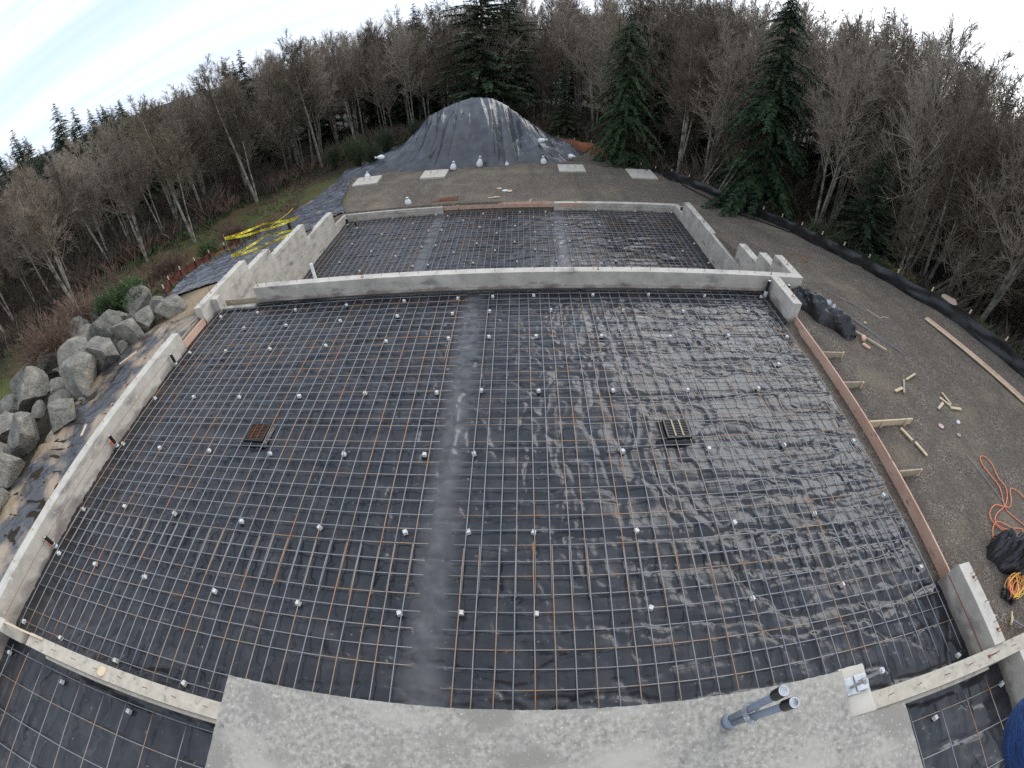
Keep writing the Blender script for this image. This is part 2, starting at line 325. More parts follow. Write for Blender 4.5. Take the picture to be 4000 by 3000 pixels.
inpad = (GX < I(XR, GY) - .1) & (GX > I(XL, GY)) & (GY < 46)
bumpn = (fbm(GX * .5, GY * .5) - .5)
GZ = GZ + np.where(inpad | ((GX > -16) & (GX < 0) & (GY < 34)), bumpn * .08, bumpn * .7)
main = (GX > -9.89) & (GX < 9.1) & (GY < 11.11); GZ = np.where(main, -.17, GZ)
farp = (GX > -9.89) & (GX < 10.25) & (GY > 11.11) & (GY < 24.63); GZ = np.where(farp, -2.62, GZ)
rim = (GX >= 9.1) & (GX < 9.75) & (GY < 9); GZ = np.where(rim, -.2, GZ)
gm = gridmesh('ground', GX, GY, GZ)
at_ = gm.attributes.new('pad', 'FLOAT_VECTOR', 'POINT')
pad = np.clip((I(XR, GY) + .4 - GX) * 2, 0, 1) * np.clip((GX - I(XL, GY) + .3) * 2, 0, 1) * (GY < 44)
wild = np.clip((GX + 34) / 4, 0, 1) * np.clip((-8 - GX) / 2, 0, 1) * np.clip((38 - GY) / 4, 0, 1)
wild = wild * np.where((GX > -19) & (GY < 12.6), 0, 1)
wild = np.maximum(wild, .55 * ((GX > 0) & (GX < I(XR, GY) + 2.5)))
sand = np.clip(1 - np.abs(GX + 11.4) / 1.6, 0, 1) * np.clip(1 - np.abs(GY - 11.3) / 2.6, 0, 1) * 1.6
sand = np.clip(sand, 0, 1)
at_.data.foreach_set('vector', np.stack([pad, wild, sand], -1).reshape(-1).astype(np.float32))
gm.materials.append(ground_mat())
tag(mkobj('ground', gm, None), kind='structure')
# ---------------------------------------------------------------- concrete walls
rnd = random.Random(5)
def dowels(root, pts, h=.11, thick=.0065, tall=()):
    for i, (x, y, z) in enumerate(pts):
        hh = h * rnd.uniform(.85, 1.15); dx, dy = rnd.uniform(-.015, .015), rnd.uniform(-.015, .015)
        MB().tube([(x, y, z - .02), (x + dx, y + dy, z + hh)], thick, 6).build('dowel', rust, root)
    for x, y, z in tall:
        m = MB().tube([(x, y, z - .02), (x + .01, y, z + .26)], .008, 6); m.tube([(x, y, z + .07), (x, y, z + .085)], .018, 6); m.box(x - .03, x + .03, y - .03, y + .03, z + .001, z + .008)
        m.build('anchor_bolt', bolt_rust, root)
def wall(name, label, boxes, dow=(), tall=(), cat='wall', mt=None, lines=(), holes=()):
    root = empty(name, label, cat, loc=(0, 0, 0))
    m = MB()
    for b in boxes: m.box(*b)
    m.build('wall_body', mt or conc, root, bevel=.007)
    dowels(root, dow, tall=tall)
    for ln in lines:
        MB().box(*ln).build('chalk_line', red, root)
    if holes:
        h = MB()
        for (x, y, z, ax) in holes:
            if ax == 'y': h.tube([(x, y - .004, z), (x, y + .02, z)], .014, 8)
            else: h.tube([(x - .004, y, z), (x + .02, y, z)], .014, 8)
        h.build('form_tie_holes', blackp, root)
    return root
def prism(name, label, profile, x0, x1, dow, tall=(), lines=(), holes=()):
    root = empty(name, label, 'wall')
    m = MB(); n = len(profile)
    m.v = [(x0, y, z) for y, z in profile] + [(x1, y, z) for y, z in profile]
    m.f = [tuple(range(n)), tuple(range(2 * n - 1, n - 1, -1))] + [(i, i + n, (i + 1) % n + n, (i + 1) % n) for i in range(n)]
    me = m.mesh('wall_body')
    import bmesh
    b = bmesh.new(); b.from_mesh(me); bmesh.ops.recalc_face_normals(b, faces=b.faces); bmesh.ops.triangulate(b, faces=[f for f in b.faces if len(f.verts) > 4]); b.to_mesh(me); b.free()
    mkobj('wall_body', me, conc, root)
    dowels(root, dow, tall=tall)
    for ln in lines: MB().box(*ln).build('chalk_line', red, root)
    if holes:
        h = MB()
        for (x, y, z) in holes: h.tube([(x - .006, y, z), (x + .006, y, z)], .013, 8)
        h.build('form_tie_holes', blackp, root)
    return root
ar = np.arange
# middle stem wall between the two slabs
wall('foundation_wall', 'long straight concrete foundation wall crossing between near and far slabs', [(-8.08, 10.42, 10.97, 11.27, -3.0, .57)],
     dow=[(x, 11.12 + rnd.uniform(-.03, .03), .57) for x in ar(-7.6, 10.3, .6)], tall=[(-7.95, 11.1, .57), (-4.05, 11.1, .57), (3.35, 11.1, .57), (9.2, 11.1, .57)],
     lines=[(-7.9, 8.95, 10.9675, 10.972, .066, .076)], holes=[(x, 10.97, .11, 'y') for x in ar(-7.4, 9, .61)])
drain = empty('drain_pipe', 'pair of long thin black pipes laid along the foot of the middle foundation wall', 'pipe')
MB().tube([(-8.0, 10.9, .0), (-2, 10.9, .005), (3, 10.9, 0), (9.0, 10.9, -.0)], .02, 8).build('pipe_run', blackp, drain, smooth=True)
MB().tube([(-8.0, 10.83, -.045), (-2, 10.83, -.05), (3, 10.83, -.045), (8.95, 10.83, -.05)], .016, 8).build('pipe_run', blackp, drain, smooth=True)
# right return stub
wall('foundation_wall', 'short concrete wall stub projecting toward the viewer at the right end of the middle wall', [(9.15, 9.46, 9.33, 10.968, -.4, .569)],
     dow=[(9.3, y, .569) for y in (9.6, 10.3, 10.75)], tall=[(9.33, 9.75, .569)], lines=[(9.1475, 9.152, 9.5, 10.6, .15, .16)])
# right stepped wall
prof = [(11.273, -3), (11.273, .568), (12.62, .568), (12.66, .11), (13.72, .11), (13.76, -.37), (15.5, -.37), (15.56, -1.29), (22.93, -1.29), (22.96, -2.0), (24.45, -2.05), (24.45, -3)]
prism('foundation_wall', 'tall concrete foundation wall with stepped sawtooth top on the right side', prof, 10.1, 10.418,
      [(10.26, y, z) for y, z in [(11.5, .568), (12.1, .568), (12.9, .11), (13.4, .11), (14.0, -.37), (14.6, -.37), (15.2, -.37)] + [(float(v), -1.29) for v in ar(15.9, 22.9, .6)] + [(23.4, -2), (24, -2.05)]],
      tall=[(10.26, 11.9, .568), (10.26, 20, -1.29)], lines=[(10.0975, 10.102, 12, 24.3, -2.12, -2.11)], holes=[(10.1, float(y), z) for y in ar(12, 24, .9) for z in (-.75, -1.55) if not (z > -1 and y > 15.3)])
# left stepped wall
profL = [(9.98, -3), (9.98, .57), (13.37, .57), (13.41, .13), (15.26, .13), (15.30, -.30), (18.88, -.30), (18.92, -1.10), (22.5, -1.10), (22.55, -1.95), (24.45, -2.03), (24.45, -3)]
prism('foundation_wall', 'tall pale concrete foundation wall stepping down along the left side of the far slab', profL, -10.05, -9.75,
      [(-9.9, y, z) for y, z in [(10.2, .57), (10.7, .57), (11.4, .57), (12.2, .57), (13.1, .57), (13.7, .13), (14.4, .13), (15.1, .13), (15.8, -.3), (16.6, -.3), (17.4, -.3), (18.3, -.3), (19.3, -1.1), (20.2, -1.1), (21.2, -1.1), (22.2, -1.1)]],
      tall=[(-9.9, 10.95, .57)], lines=[(-9.752, -9.7475, 12, 24.3, -2.13, -2.12)], holes=[(-9.75, float(y), z) for y in ar(11.7, 23, .75) for z in (-.0, -.75, -1.5) if z < (.5 if y < 13 else -.1 if y < 15 else -.6 if y < 18.6 else -1.2)])
wall('wall_pilaster', 'small concrete pilaster with low sill at the gap beside the left corner', [(-9.748, -9.47, 10.6, 10.9, -.4, .5), (-9.47, -8.082, 10.70, 10.88, -.4, .03)])
bd = MB().box(-9.47, -8.085, 10.99, 11.03, -.3, .19).build('form_board', woodG); tag(bd, 'dark brown weathered board standing behind the low concrete sill at the left corner', 'board')
# near left long wall
wall('foundation_wall', 'long low concrete wall along the left edge of the near slab, thin red line on its face', [(-10.05, -9.75, -6, 8.57, -.6, .57), (-9.75, -9.22, -1.07, -.8, -.4, .56)],
     dow=[(-9.93, float(y), .57) for y in ar(-5.5, 8.4, .85)], lines=[(-9.752, -9.7475, -.7, 8.3, .245, .255)])
# near stem wall, left and right of the deck
wall('foundation_wall', 'narrow tan concrete stem wall left of the deck, rusty dowels along its top', [(-8.25, -.9, -1.07, -.80, -.35, .5), (-7.6, -.9, -1.13, -1.072, -.1, .42)], mt=conc_tan,
     dow=[(float(x), -.93, .5) for x in ar(-7.9, -1, .62)])
wall('foundation_wall', 'narrow tan concrete stem wall right of the deck, rusty dowels along its top', [(3.1, 14.0, -1.07, -.80, -.35, .5), (3.6, 8.9, -1.13, -1.072, -.1, .4)], mt=conc_tan,
     dow=[(float(x), -.93, .5) for x in ar(4.0, 13.5, .62)], tall=[(8.9, -.93, .5)])
wall('foundation_wall', 'thick grey concrete pier wall with a bright red chalk line near the right corner', [(9.08, 9.40, -.798, .84, -.4, .57)],
     dow=[(9.3, y, .57) for y in (.6, .45, 0.0, -.4, -.6)], tall=[(9.31, .52, .57), (9.31, -.55, .57)], lines=[(9.0765, 9.082, -.78, .8, .22, .245)])
wall('foundation_wall', 'grey concrete wall running toward the viewer beyond the right corner', [(9.75, 10.05, -5, -1.072, -.5, .5)])
# far walls
wall('foundation_wall', 'low concrete curb wall at the far left edge of the far slab', [(-10.05, -3.68, 24.46, 24.78, -3, -2.08)], dow=[(float(x), 24.62, -2.08) for x in ar(-9.4, -4, .9)], lines=[(-9.6, -3.7, 24.4575, 24.462, -2.30, -2.29)])
wall('foundation_wall', 'low concrete curb wall at the far right edge of the far slab', [(2.85, 10.418, 24.46, 24.78, -3, -2.06)], dow=[(float(x), 24.62, -2.06) for x in ar(3.2, 10, .9)], lines=[(4, 10, 24.4575, 24.462, -2.30, -2.29)])
# elevated deck where the viewer stands
deck = empty('concrete_deck', 'tall concrete deck with mottled grey top in the foreground below the viewer', 'deck')
DZ = 4.6
def rough_prism(pts, z0, z1, mt, name, parent):
    m = MB(); n = len(pts); m.v = [(x, y, z0) for x, y in pts] + [(x, y, z1) for x, y in pts]
    m.f = [tuple(range(n))[::-1], tuple(range(n, 2 * n))] + [(i, (i + 1) % n, (i + 1) % n + n, i + n) for i in range(n)]
    return m.build(name, mt, parent)
def jag(a, b, k, amp):
    return [(a[0] + (b[0] - a[0]) * t + rnd.uniform(-amp, amp), a[1] + (b[1] - a[1]) * t + rnd.uniform(-amp, amp)) for t in [i / k for i in range(k)]]
outl = jag((-.545, -.915), (2.905, -.915), 160, .0022) + jag((2.905, -.915), (2.885, -1.19), 12, .0025) + jag((2.885, -1.19), (3.27, -1.205), 14, .003) + jag((3.27, -1.205), (3.27, -4.2), 60, .003) + jag((3.27, -4.2), (-.545, -4.2), 10, .002) + jag((-.545, -4.2), (-.545, -.915), 70, .003)
rough_prism(outl[::-1], -.4, DZ, conc_deck, 'deck_slab', deck)
ledge = rough_prism((jag((2.905, -.90), (3.085, -.90), 8, .002) + jag((3.085, -.90), (3.085, -1.186), 12, .003) + [(3.085, -1.187), (2.892, -1.187)])[::-1], 3.9, DZ - .035, conc, 'corner_ledge', deck)
hd = empty('hold_down', 'galvanised steel plate washers with two bolts and nuts on the pale deck corner ledge', 'anchor')
for x0, x1, y0, y1, z in ((2.915, 3.005, -1.065, -.965, 4.566), (2.985, 3.07, -1.055, -.96, 4.574)): MB().box(x0, x1, y0, y1, z, z + .008).build('plate_washer', galv, hd, bevel=.002)
for bx, by, hh in ((2.955, -1.02, .16), (3.02, -1.0, .24)):
    b = MB().tube([(bx, by, 4.57), (bx, by, 4.57 + hh)], .0095, 12).build('threaded_rod', galv, hd, smooth=False)
    MB().tube([(bx, by, 4.57 + hh - .03), (bx, by, 4.57 + hh - .008)], .0195, 6).build('nut', galv, hd)
cdt = empty('conduit_pipe', 'two grey electrical conduits with black end caps tied together on the concrete deck', 'conduit')
cb_ = Vector((2.16, -1.06, DZ))
for k, (dx, dy) in enumerate(((-.006, .022), (.012, -.022))):
    b0 = cb_ + Vector((dx * .6, dy * .5, 0)); t0 = cb_ + Vector((dx * 1.3 + .0, dy * 1.3, .66 + .02 * k))
    MB().tube([b0, t0], .018, 20, cap=True).build('conduit', greyp, cdt, smooth=True)
    d = (t0 - b0).normalized()
    cp = MB().tube([t0 - d * .085, t0 - d * .004], .0245, 20, cap=False).build('end_cap', blackp, cdt, smooth=True)
    MB().tube([t0 - d * .006, t0], .023, 20).build('cap_face', galv, cp)
wr = MB()
for k in range(5):
    z = DZ + .27 + k * .012; wr.tube([(cb_.x + .034 * math.cos(a), cb_.y + .05 * math.sin(a), z + .008 * math.sin(2 * a)) for a in np.linspace(0, 2 * math.pi, 21)], .0022, 5)
wr.build('tie_wire', galv, cdt)
MB().tube([cb_ + Vector((0, 0, 0)), cb_ + Vector((0, 0, .05))], [.042, .037], 20).build('base_collar', greyp, cdt, smooth=True)

# ---------------------------------------------------------------- plastic sheets
def pl_noise(X, Y, amp=1.0):
    amp = amp * 1.25
    a = fbm(X * .45, Y * .45, 3) * 3.5; b = fbm(X * .9 + 9, Y * .9 + 4, 3) * 2
    msk = np.clip(fbm(X * .35 + 3, Y * .35 + 8, 3) * 2.6 - .8, 0, 1)
    z = (fbm(X * 1.6, Y * 1.6, 3) - .5) * .028
    z = z + ridge(X * .34 + b * .5, Y * 1.9 + a * .6, 12) * .030 * msk + ridge(X * 1.5 + a * .7, Y * .5 + b * .4, 13) * .022 * (1 - msk)
    z = z - ridge(X * .55 + b, Y * 2.6 - a * .5, 9) * .034 - ridge(X * 2.2 - a, Y * 2.9 + b, 7) * .026 * msk - ridge(X * 3.0 + b * 1.5, Y * 1.1 + a, 8) * .022 * (1.1 - msk)
    z = z + ridge(X * 4.4 + a * 1.5, Y * 3.4 - b, 4) * .009 + (fbm(X * 4, Y * 4, 3) - .5) * .010
    return z * amp
def sheet(name, label, x0, x1, y0, y1, st, base, mt, amp=1.0, edge=0.0, cat='plastic sheet', fn=None, warp=None):
    xx = np.arange(x0, x1 + st * .5, st); yy = np.arange(y0, y1 + st * .5, st); X, Y = np.meshgrid(xx, yy)
    if warp: X, Y = warp(X, Y)
    Z = (base if fn is None else fn(X, Y)) + pl_noise(X, Y, amp)
    if edge:
        t = np.zeros_like(Z); t[:, -3:] = 1; X = X + t * (fbm(Y * 1.3, Y * 0 + 3, 3) - .5) * edge
    return tag(mkobj(name, gridmesh(name, X, Y, Z), mt), label, cat)
def mainwarp(X, Y):
    wv = (fbm(Y * .9 + 4, Y * 0 + 1.5, 4) - .45) * .45
    t = np.clip((X - 8.2) / .95, 0, 1)
    on = (Y > .9) & (Y < 9.2)
    return X + np.where(on, t * (wv - .24), t * .0), Y
sheet('vapour_barrier', 'black crinkled plastic vapour barrier under the rebar of the near slab', -9.76, 9.16, -.80, 10.985, .034, -.088, vap, 1.0, warp=mainwarp)
sheet('vapour_barrier', 'black crinkled plastic vapour barrier on the lower far slab beyond the middle wall', -9.76, 10.12, 11.2, 24.47, .09, -2.50, vap, .8)
sheet('vapour_barrier', 'black plastic under wide-spaced rebar in the strip left of the deck', -9.76, -.3, -4.2, -1.06, .05, -.10, vap, 1.1)
sheet('vapour_barrier', 'black plastic under wide-spaced rebar in the strip right of the deck', 3.0, 9.76, -4.2, -1.06, .05, -.10, vap, 1.25)
up = MB()
rngm = random.Random(3)
# left slope plastics
def lw(X, Y):
    return X + (fbm(Y * .6, Y * 0 + 9, 3) - .5) * 1.0 * np.clip((-10.6 - X) / 2, 0, 1), Y
sheet('plastic_sheet', 'muddy black plastic sheet on the ground between left wall and boulders', -13.4, -10.03, -7, 10.1, .08, 0, muddy, 1.6, fn=lambda X, Y: gz(X, Y) + .05, warp=lw)
def lw2(X, Y):
    c = np.interp(Y, [12.4, 16, 20, 25, 28, 31, 33], [-13.6, -15.2, -15.9, -16.1, -15.4, -14.0, -13.8]); r_ = np.interp(Y, [12.4, 24, 24.8, 27, 33], [-10.04, -10.04, -9.8, -11.1, -12.2])
    t = (X + 14) / 4.0; return c + (r_ - c) * t + (fbm(Y * .8, X * .8, 3) - .5) * .3, Y + (1 - np.clip((Y - 12.4) / 1.5, 0, 1)) * (t * 1.0 - .2)
sheet('plastic_sheet', 'grey weathered plastic sheet covering the slope outside the left foundation wall', -14, -10, 12.4, 33, .1, 0, slopep, 2.0, fn=lambda X, Y: gz(X, Y) + .09, warp=lw2)

# ---------------------------------------------------------------- rebar mats
steelm = steel
def bar(root, p0, p1, r=.0098, sag=.0):
    n = 7; pts = []
    for i in range(n):
        t = i / (n - 1); p = [p0[k] + (p1[k] - p0[k]) * t for k in range(3)]
        if 0 < i < n - 1: p[2] += rnd.uniform(-.004, .004); p[0] += rnd.uniform(-.006, .006); p[1] += rnd.uniform(-.006, .006)
        pts.append(p)
    o = MB().tube(pts, r, 6).build('bar', steelm, root, smooth=True); return o
S = .3048
def mat_grid(label, xlist, ylist, x0, x1, y0, y1, z, lap=None, skip=None, xend=None, group='rebar mats tied up over the plastic'):
    root = empty('rebar_mat', label, 'rebar', group)
    for x in xlist:
        x += rnd.uniform(-.02, .02); sk = rnd.uniform(-.03, .03)
        if lap:
            bar(root, (x, y0 + rnd.uniform(-.04, .05), z), (x + sk * .3, lap[1] + rnd.uniform(-.05, .05), z))
            dx = .021 * rnd.choice((-1, 1, 1)); bar(root, (x + dx, lap[0] + rnd.uniform(-.06, .06), z), (x + sk, y1 + rnd.uniform(-.06, .05), z))
        else: bar(root, (x, y0 + rnd.uniform(-.05, .05), z), (x + sk, y1 + rnd.uniform(-.05, .05), z))
    for y in ylist:
        a = x0 + rnd.uniform(-.07, .07); b = x1 + rnd.uniform(-.06, .06)
        if xend: b = xend(y) + rnd.uniform(-.05, .05)
        bar(root, (a, y + rnd.uniform(-.012, .012), z - .015), (b, y + rnd.uniform(-.02, .02), z - .015))
    return root
JY = [j * S for j in [-.02] + [i for i in range(1, 16)] + [15.75, 17.3, 18] + list(range(19, 36))]
JY = [0, S * 1.0, S * 2, S * 3, S * 4, S * 5, S * 6.1, S * 7, S * 8, S * 9, S * 10, S * 11, S * 12, S * 13, S * 14, S * 15.2, S * 15.85, S * 17.35, S * 18] + [S * j for j in range(19, 36)]
mat_grid('tied rebar mat on the right half of the near slab', [i * S for i in range(30)], JY, -.24, 8.9, -.58, 10.78, 0, lap=(1.5, 2.42), xend=lambda y: 8.92)
mat_grid('tied rebar mat on the left half of the near slab', [-i * S for i in range(3, 32)], [-.6] + [-.3] + JY[1:], -9.52, -.65, -.75, 10.74, 0, lap=(1.45, 2.4))
FY = [11.6 + .312 * i for i in range(41)]
mat_grid('tied rebar mat on the left third of the far slab', [-9.45 + .3048 * i for i in range(18)], FY, -9.6, -4.15, 11.4, 24.4, -2.40)
mat_grid('tied rebar mat in the middle of the far slab', [-3.52 + .3048 * i for i in range(21)], FY, -3.6, 2.70, 11.4, 24.35, -2.40)
mat_grid('tied rebar mat on the right third of the far slab', [3.24 + .3048 * i for i in range(22)], FY, 3.2, 9.95, 11.4, 24.4, -2.40)
mat_grid('sparse rebar grid in the strip left of the deck', [-9.37, -8.74, -8.12, -7.5, -6.84, -6.2, -5.58, -4.91, -4.24, -3.6], [-1.26, -1.85, -2.5, -3.1], -9.6, -.9, -4.1, -1.2, 0)
mat_grid('sparse rebar grid in the strip right of the deck', [9.17, 8.5, 7.84, 7.17, 6.5, 5.9, 5.2], [-1.46, -2.1, -2.7, -3.3], 4.0, 9.65, -4.1, -1.24, 0)
bx = bar(None, (-.95, 7.5, .012), (-.93, 8.35, .012)); bx.name = 'rebar_offcut'; tag(bx, 'short bright rusty rebar offcut lying on the near left mat beside the central gap', 'rebar')

# spacers
DOB=[(-9.32, 10.33), (-7.83, 10.4), (-6.32, 10.39), (-7.91, 9.52), (-6.31, 9.52), (-9.44, 8.35), (-7.97, 8.34), (-6.35, 8.33), (-4.49, 8.38), (-9.46, 6.28), (-7.97, 6.32), (-6.37, 6.31), (-4.53, 6.32), (-9.47, 4.54), (-8.02, 4.48), (-6.36, 4.48), (-4.57, 4.47), (-9.44, 2.43), (-8.03, 2.7), (-6.37, 2.7), (-4.58, 2.7), (-2.79, 2.72), (-9.42, 1.18), (-8.0, 1.17), (-6.39, 1.16), (-4.56, 1.17), (-2.78, 1.19), (-9.44, -0.58), (-8.0, -0.58), (-6.25, -0.59), (-4.52, -0.59), (-4.52, 10.48), (-2.64, 10.56), (-0.96, 10.58), (0.12, 10.62), (1.36, 10.64), (3.15, 10.65), (4.94, 10.67), (-4.47, 9.6), (-2.67, 9.71), (-1.02, 9.74), (0.06, 9.81), (1.82, 9.81), (3.95, 9.76), (5.79, 9.74), (-2.71, 8.48), (-0.98, 8.52), (0.13, 8.55), (1.39, 8.55), (3.13, 8.52), (5.02, 8.48), (-2.75, 6.41), (-1.0, 6.4), (0.04, 6.45), (1.41, 6.41), (3.11, 6.38), (4.93, 6.36), (-2.77, 4.52), (-1.0, 4.54), (0.05, 4.56), (3.05, 4.57), (-1.07, 2.72), (0.07, 2.76), (1.24, 2.76), (3.07, 2.72), (-0.97, 1.19), (0.05, 1.26), (1.25, 1.26), (3.08, 1.27), (6.78, 10.65), (8.79, 10.7), (7.93, 9.78), (6.81, 8.53), (8.72, 8.51), (7.85, 7.27), (6.82, 6.36), (4.94, 4.55), (6.77, 4.54), (8.69, 4.52), (8.71, 2.98), (4.93, 2.75), (6.75, 2.76), (4.86, 1.25), (6.72, 1.22), (8.75, 1.23), (8.74, -0.63)]
DOBS=[(-9.44, -1.33), (-7.46, -1.37), (-5.54, -1.37), (7.75, -1.5), (9.59, -1.44)]
DOBF=[(-6.74, 24.19), (-5.27, 23.04), (-4.09, 24.26), (-8.25, 22.9), (-6.8, 21.82), (-5.29, 20.96), (-4.13, 21.85), (-8.21, 20.79), (-6.78, 19.63), (-5.3, 18.84), (-4.13, 19.78), (-8.2, 18.62), (-6.78, 17.48), (-4.15, 17.63), (-3.36, 23.92), (-2.34, 23.08), (-1.26, 24.03), (-0.33, 23.22), (-3.39, 21.84), (-1.31, 21.98), (0.59, 22.01), (0.85, 24.13), (1.63, 23.24), (2.36, 24.1), (-3.41, 19.82), (-2.39, 18.92), (-1.32, 19.86), (-0.38, 21.07), (-0.37, 18.95), (0.6, 19.9), (1.63, 21.09), (1.62, 18.95), (2.6, 22.02), (-3.42, 17.66), (-1.31, 17.7), (0.72, 17.68), (2.59, 19.94), (2.57, 17.69), (3.36, 22.04), (3.34, 19.92), (3.28, 17.75), (5.34, 17.69), (5.36, 19.94), (5.18, 22.02), (5.29, 24.3), (7.65, 24.3), (9.88, 19.88), (8.94, 18.93), (9.91, 17.7), (9.87, 24.3)]
def dobie_mesh():
    m = MB(); a = .036; b = .043; z = .072
    m.v = [(-b, -b, 0), (b, -b, 0), (b, b, 0), (-b, b, 0), (-a, -a, z), (a, -a, z), (a, a, z), (-a, a, z)]
    m.f = [(0, 3, 2, 1), (4, 5, 6, 7), (0, 1, 5, 4), (1, 2, 6, 5), (2, 3, 7, 6), (3, 0, 4, 7)]
    return m.mesh('spacer_block')
dm = dobie_mesh(); dm.materials.append(dobie)
wm = MB()
for s_ in (-1, 1): wm.tube([(s_ * .012, 0, .065), (s_ * .022, .01, .09), (s_ * .03, .03 * s_, .115)], .0018, 4)
wmm = wm.mesh('tie_wire'); wmm.materials.append(galv)
def spacer(x, y, z, label, grp):
    o = bpy.data.objects.new('spacer_block', dm); COL.objects.link(o); o.location = (x + rnd.uniform(-.02, .02), y - .035, z)
    o.rotation_euler = (rnd.uniform(-.12, .12), rnd.uniform(-.12, .12), rnd.uniform(-.5, .5)); tag(o, label, 'spacer', grp)
    c = bpy.data.objects.new('tie_wire', wmm); COL.objects.link(c); c.parent = o
def ordn(k): return ('first', 'second', 'third', 'fourth', 'fifth', 'sixth', 'seventh', 'eighth', 'ninth', 'tenth', 'eleventh')[k]
def rowlabels(L, gap=.42):
    L = sorted(L, key=lambda p: -p[1]); rows = []
    for p in L:
        if rows and rows[-1][-1][1] - p[1] < gap and abs(rows[-1][0][1] - p[1]) < .6: rows[-1].append(p)
        else: rows.append([p])
    return {p: (ordn(i), ordn(j)) for i, r_ in enumerate(rows) for j, p in enumerate(sorted(r_))}
LBL = {}
for side_, L_ in (('left', [p for p in DOB if p[0] < -.5]), ('right', [p for p in DOB if p[0] >= -.5])):
    for p, (a, b) in rowlabels(L_).items(): LBL[p] = 'white cube spacer under near %s mat, %s row from middle wall, %s from left' % (side_, a, b)
for side_, L_ in (('left', [p for p in DOBF if p[0] < -4]), ('middle', [p for p in DOBF if -4 <= p[0] < 3]), ('right', [p for p in DOBF if p[0] >= 3])):
    for p, (a, b) in rowlabels(L_, .35).items(): LBL[p] = 'white cube spacer under far %s mat, %s row from back, %s from left' % (side_, a, b)
for side_, L_ in (('left', [p for p in DOBS if p[0] < 0]), ('right', [p for p in DOBS if p[0] >= 0])):
    for k, p in enumerate(sorted(L_)): LBL[p] = 'white cube spacer in the sparse rebar strip %s of the deck, %s from left' % (side_, ordn(k))
for x, y in DOB:
    spacer(x, y, -.078, LBL[(x, y)], 'white concrete spacers under the near mats')
for x, y in DOBS: spacer(x, y, -.08, LBL[(x, y)], 'white concrete spacers under the sparse strips')
for x, y in DOBF: spacer(x, y, -2.48, LBL[(x, y)], 'white concrete spacers under the far mats')
# ---------------------------------------------------------------- drains in the near slab
def drain_grate(x, y, rot, label, mt):
    r = empty('drain_grate', label, 'drain', loc=(x, y, 0)); r.rotation_euler = (0, 0, rot)
    a = .27
    f = MB()
    f.box(-a, a, -a, -a + .035, -.08, .05); f.box(-a, a, a - .035, a, -.08, .05); f.box(-a, -a + .035, -a + .035, a - .035, -.08, .05); f.box(a - .035, a, -a + .035, a - .035, -.08, .05)
    f.build('frame', blackp, r)
    MB().box(-a + .03, a - .03, -a + .03, a - .03, -.085, -.07).build('sump', blackp, r)
    g = MB()
    for i in range(10): yy = -a + .06 + i * (2 * a - .12) / 9; g.box(-a + .036, a - .036, yy - .008, yy + .008, .020, .050)
    for xx in (-.085, .085): g.box(xx - .014, xx + .014, -a + .036, a - .036, .052, .060)
    g.build('grate', mt, r)
    X, Y = np.meshgrid(np.linspace(-.36, .36, 40), np.linspace(-.36, .36, 40)); rr = np.maximum(abs(X), abs(Y))
    Z = -.07 + np.clip(1 - abs(rr - .30) / .06, 0, 1) * .07 + (fbm(X * 9 + x, Y * 9, 3) - .5) * .05; Z = np.where(rr < .25, -.088, Z)
    mkobj('plastic_collar', gridmesh('plastic_collar', X, Y, Z), bagp, r)
drain_grate(-5.15, 5.0, R(-2), 'square iron floor drain grate with rusty bars in the left half of the near slab', mat('dark_rust', [(.3, (.05, .022, .014)), (.7, (.15, .065, .035))], 14, .85))
drain_grate(4.33, 5.05, R(1), 'square black floor drain with two tan bars in the right half of the near slab', blackp)
g2 = [o for o in COL.objects if o.get('label', '').startswith('square black floor drain')][0]
sb = MB()
for xx in (-.085, .085): sb.box(xx - .018, xx + .018, -.235, .235, .0605, .066)
sb.build('strap_bar', woodG, g2)
# ---------------------------------------------------------------- pipe stubs
def stub(x, y, z0, z1, r, label, lean=(0, 0), tape=None, orange_patch=False, mt=None, cap=False, name='pipe_stub'):
    o = empty(name, label, 'pipe')
    top = (x + lean[0], y + lean[1], z1)
    MB().tube([(x, y, z0), top], r, 18).build('pipe_body', mt or blackp, o, smooth=False)
    MB().tube([Vector(top) - Vector((0, 0, .01)), Vector(top) + Vector((0, 0, .004))], r * .82, 18).build('pipe_end', whitetape if cap else conc, o)
    if tape:
        for a, b in tape: MB().tube([(x, y, z0 + a), (x, y, z0 + b)], [r * 1.12, r * 1.1], 18).build('tape_wrap', whitetape, o)
    return o
stub(-9.63, 7.75, -.05, .36, .045, 'black pipe stub nearest the far end of the left wall', tape=[(.02, .1)])
stub(-9.62, 4.40, -.05, .38, .047, 'black pipe stub with white tape halfway along the left wall', tape=[(.02, .09), (.12, .14)])
stub(-9.62, 1.28, -.05, .38, .047, 'black pipe stub with white tape near the front of the left wall', tape=[(.02, .09), (.13, .15)])
for nm, yy in (('halfway along', 4.40), ('near the front of', 1.28)):
    o = MB().box(-9.7495, -9.744, yy - .06, yy + .02, .02, .16).build('paint_patch', orange); tag(o, 'bright orange spray paint patch behind the pipe stub %s the left wall' % nm, 'paint')
stub(9.02, 10.78, -.1, .5, .055, 'tall black pipe with white taped foot in the corner of middle wall and right stub', tape=[(0, .22)], cap=True)
stub(9.75, 10.7, -.2, .42, .055, 'short pipe with white rim between the right stub and the outer wall', cap=True)
stub(-5.85, 11.42, -2.5, 1.04, .055, 'tall white plastic pipe rising behind the middle wall', mt=whitep, cap=True)
stub(-9.5, 23.75, -2.5, -2.05, .08, 'black pipe stub with white band in the far left corner of the far slab', tape=[(.05, .12)])
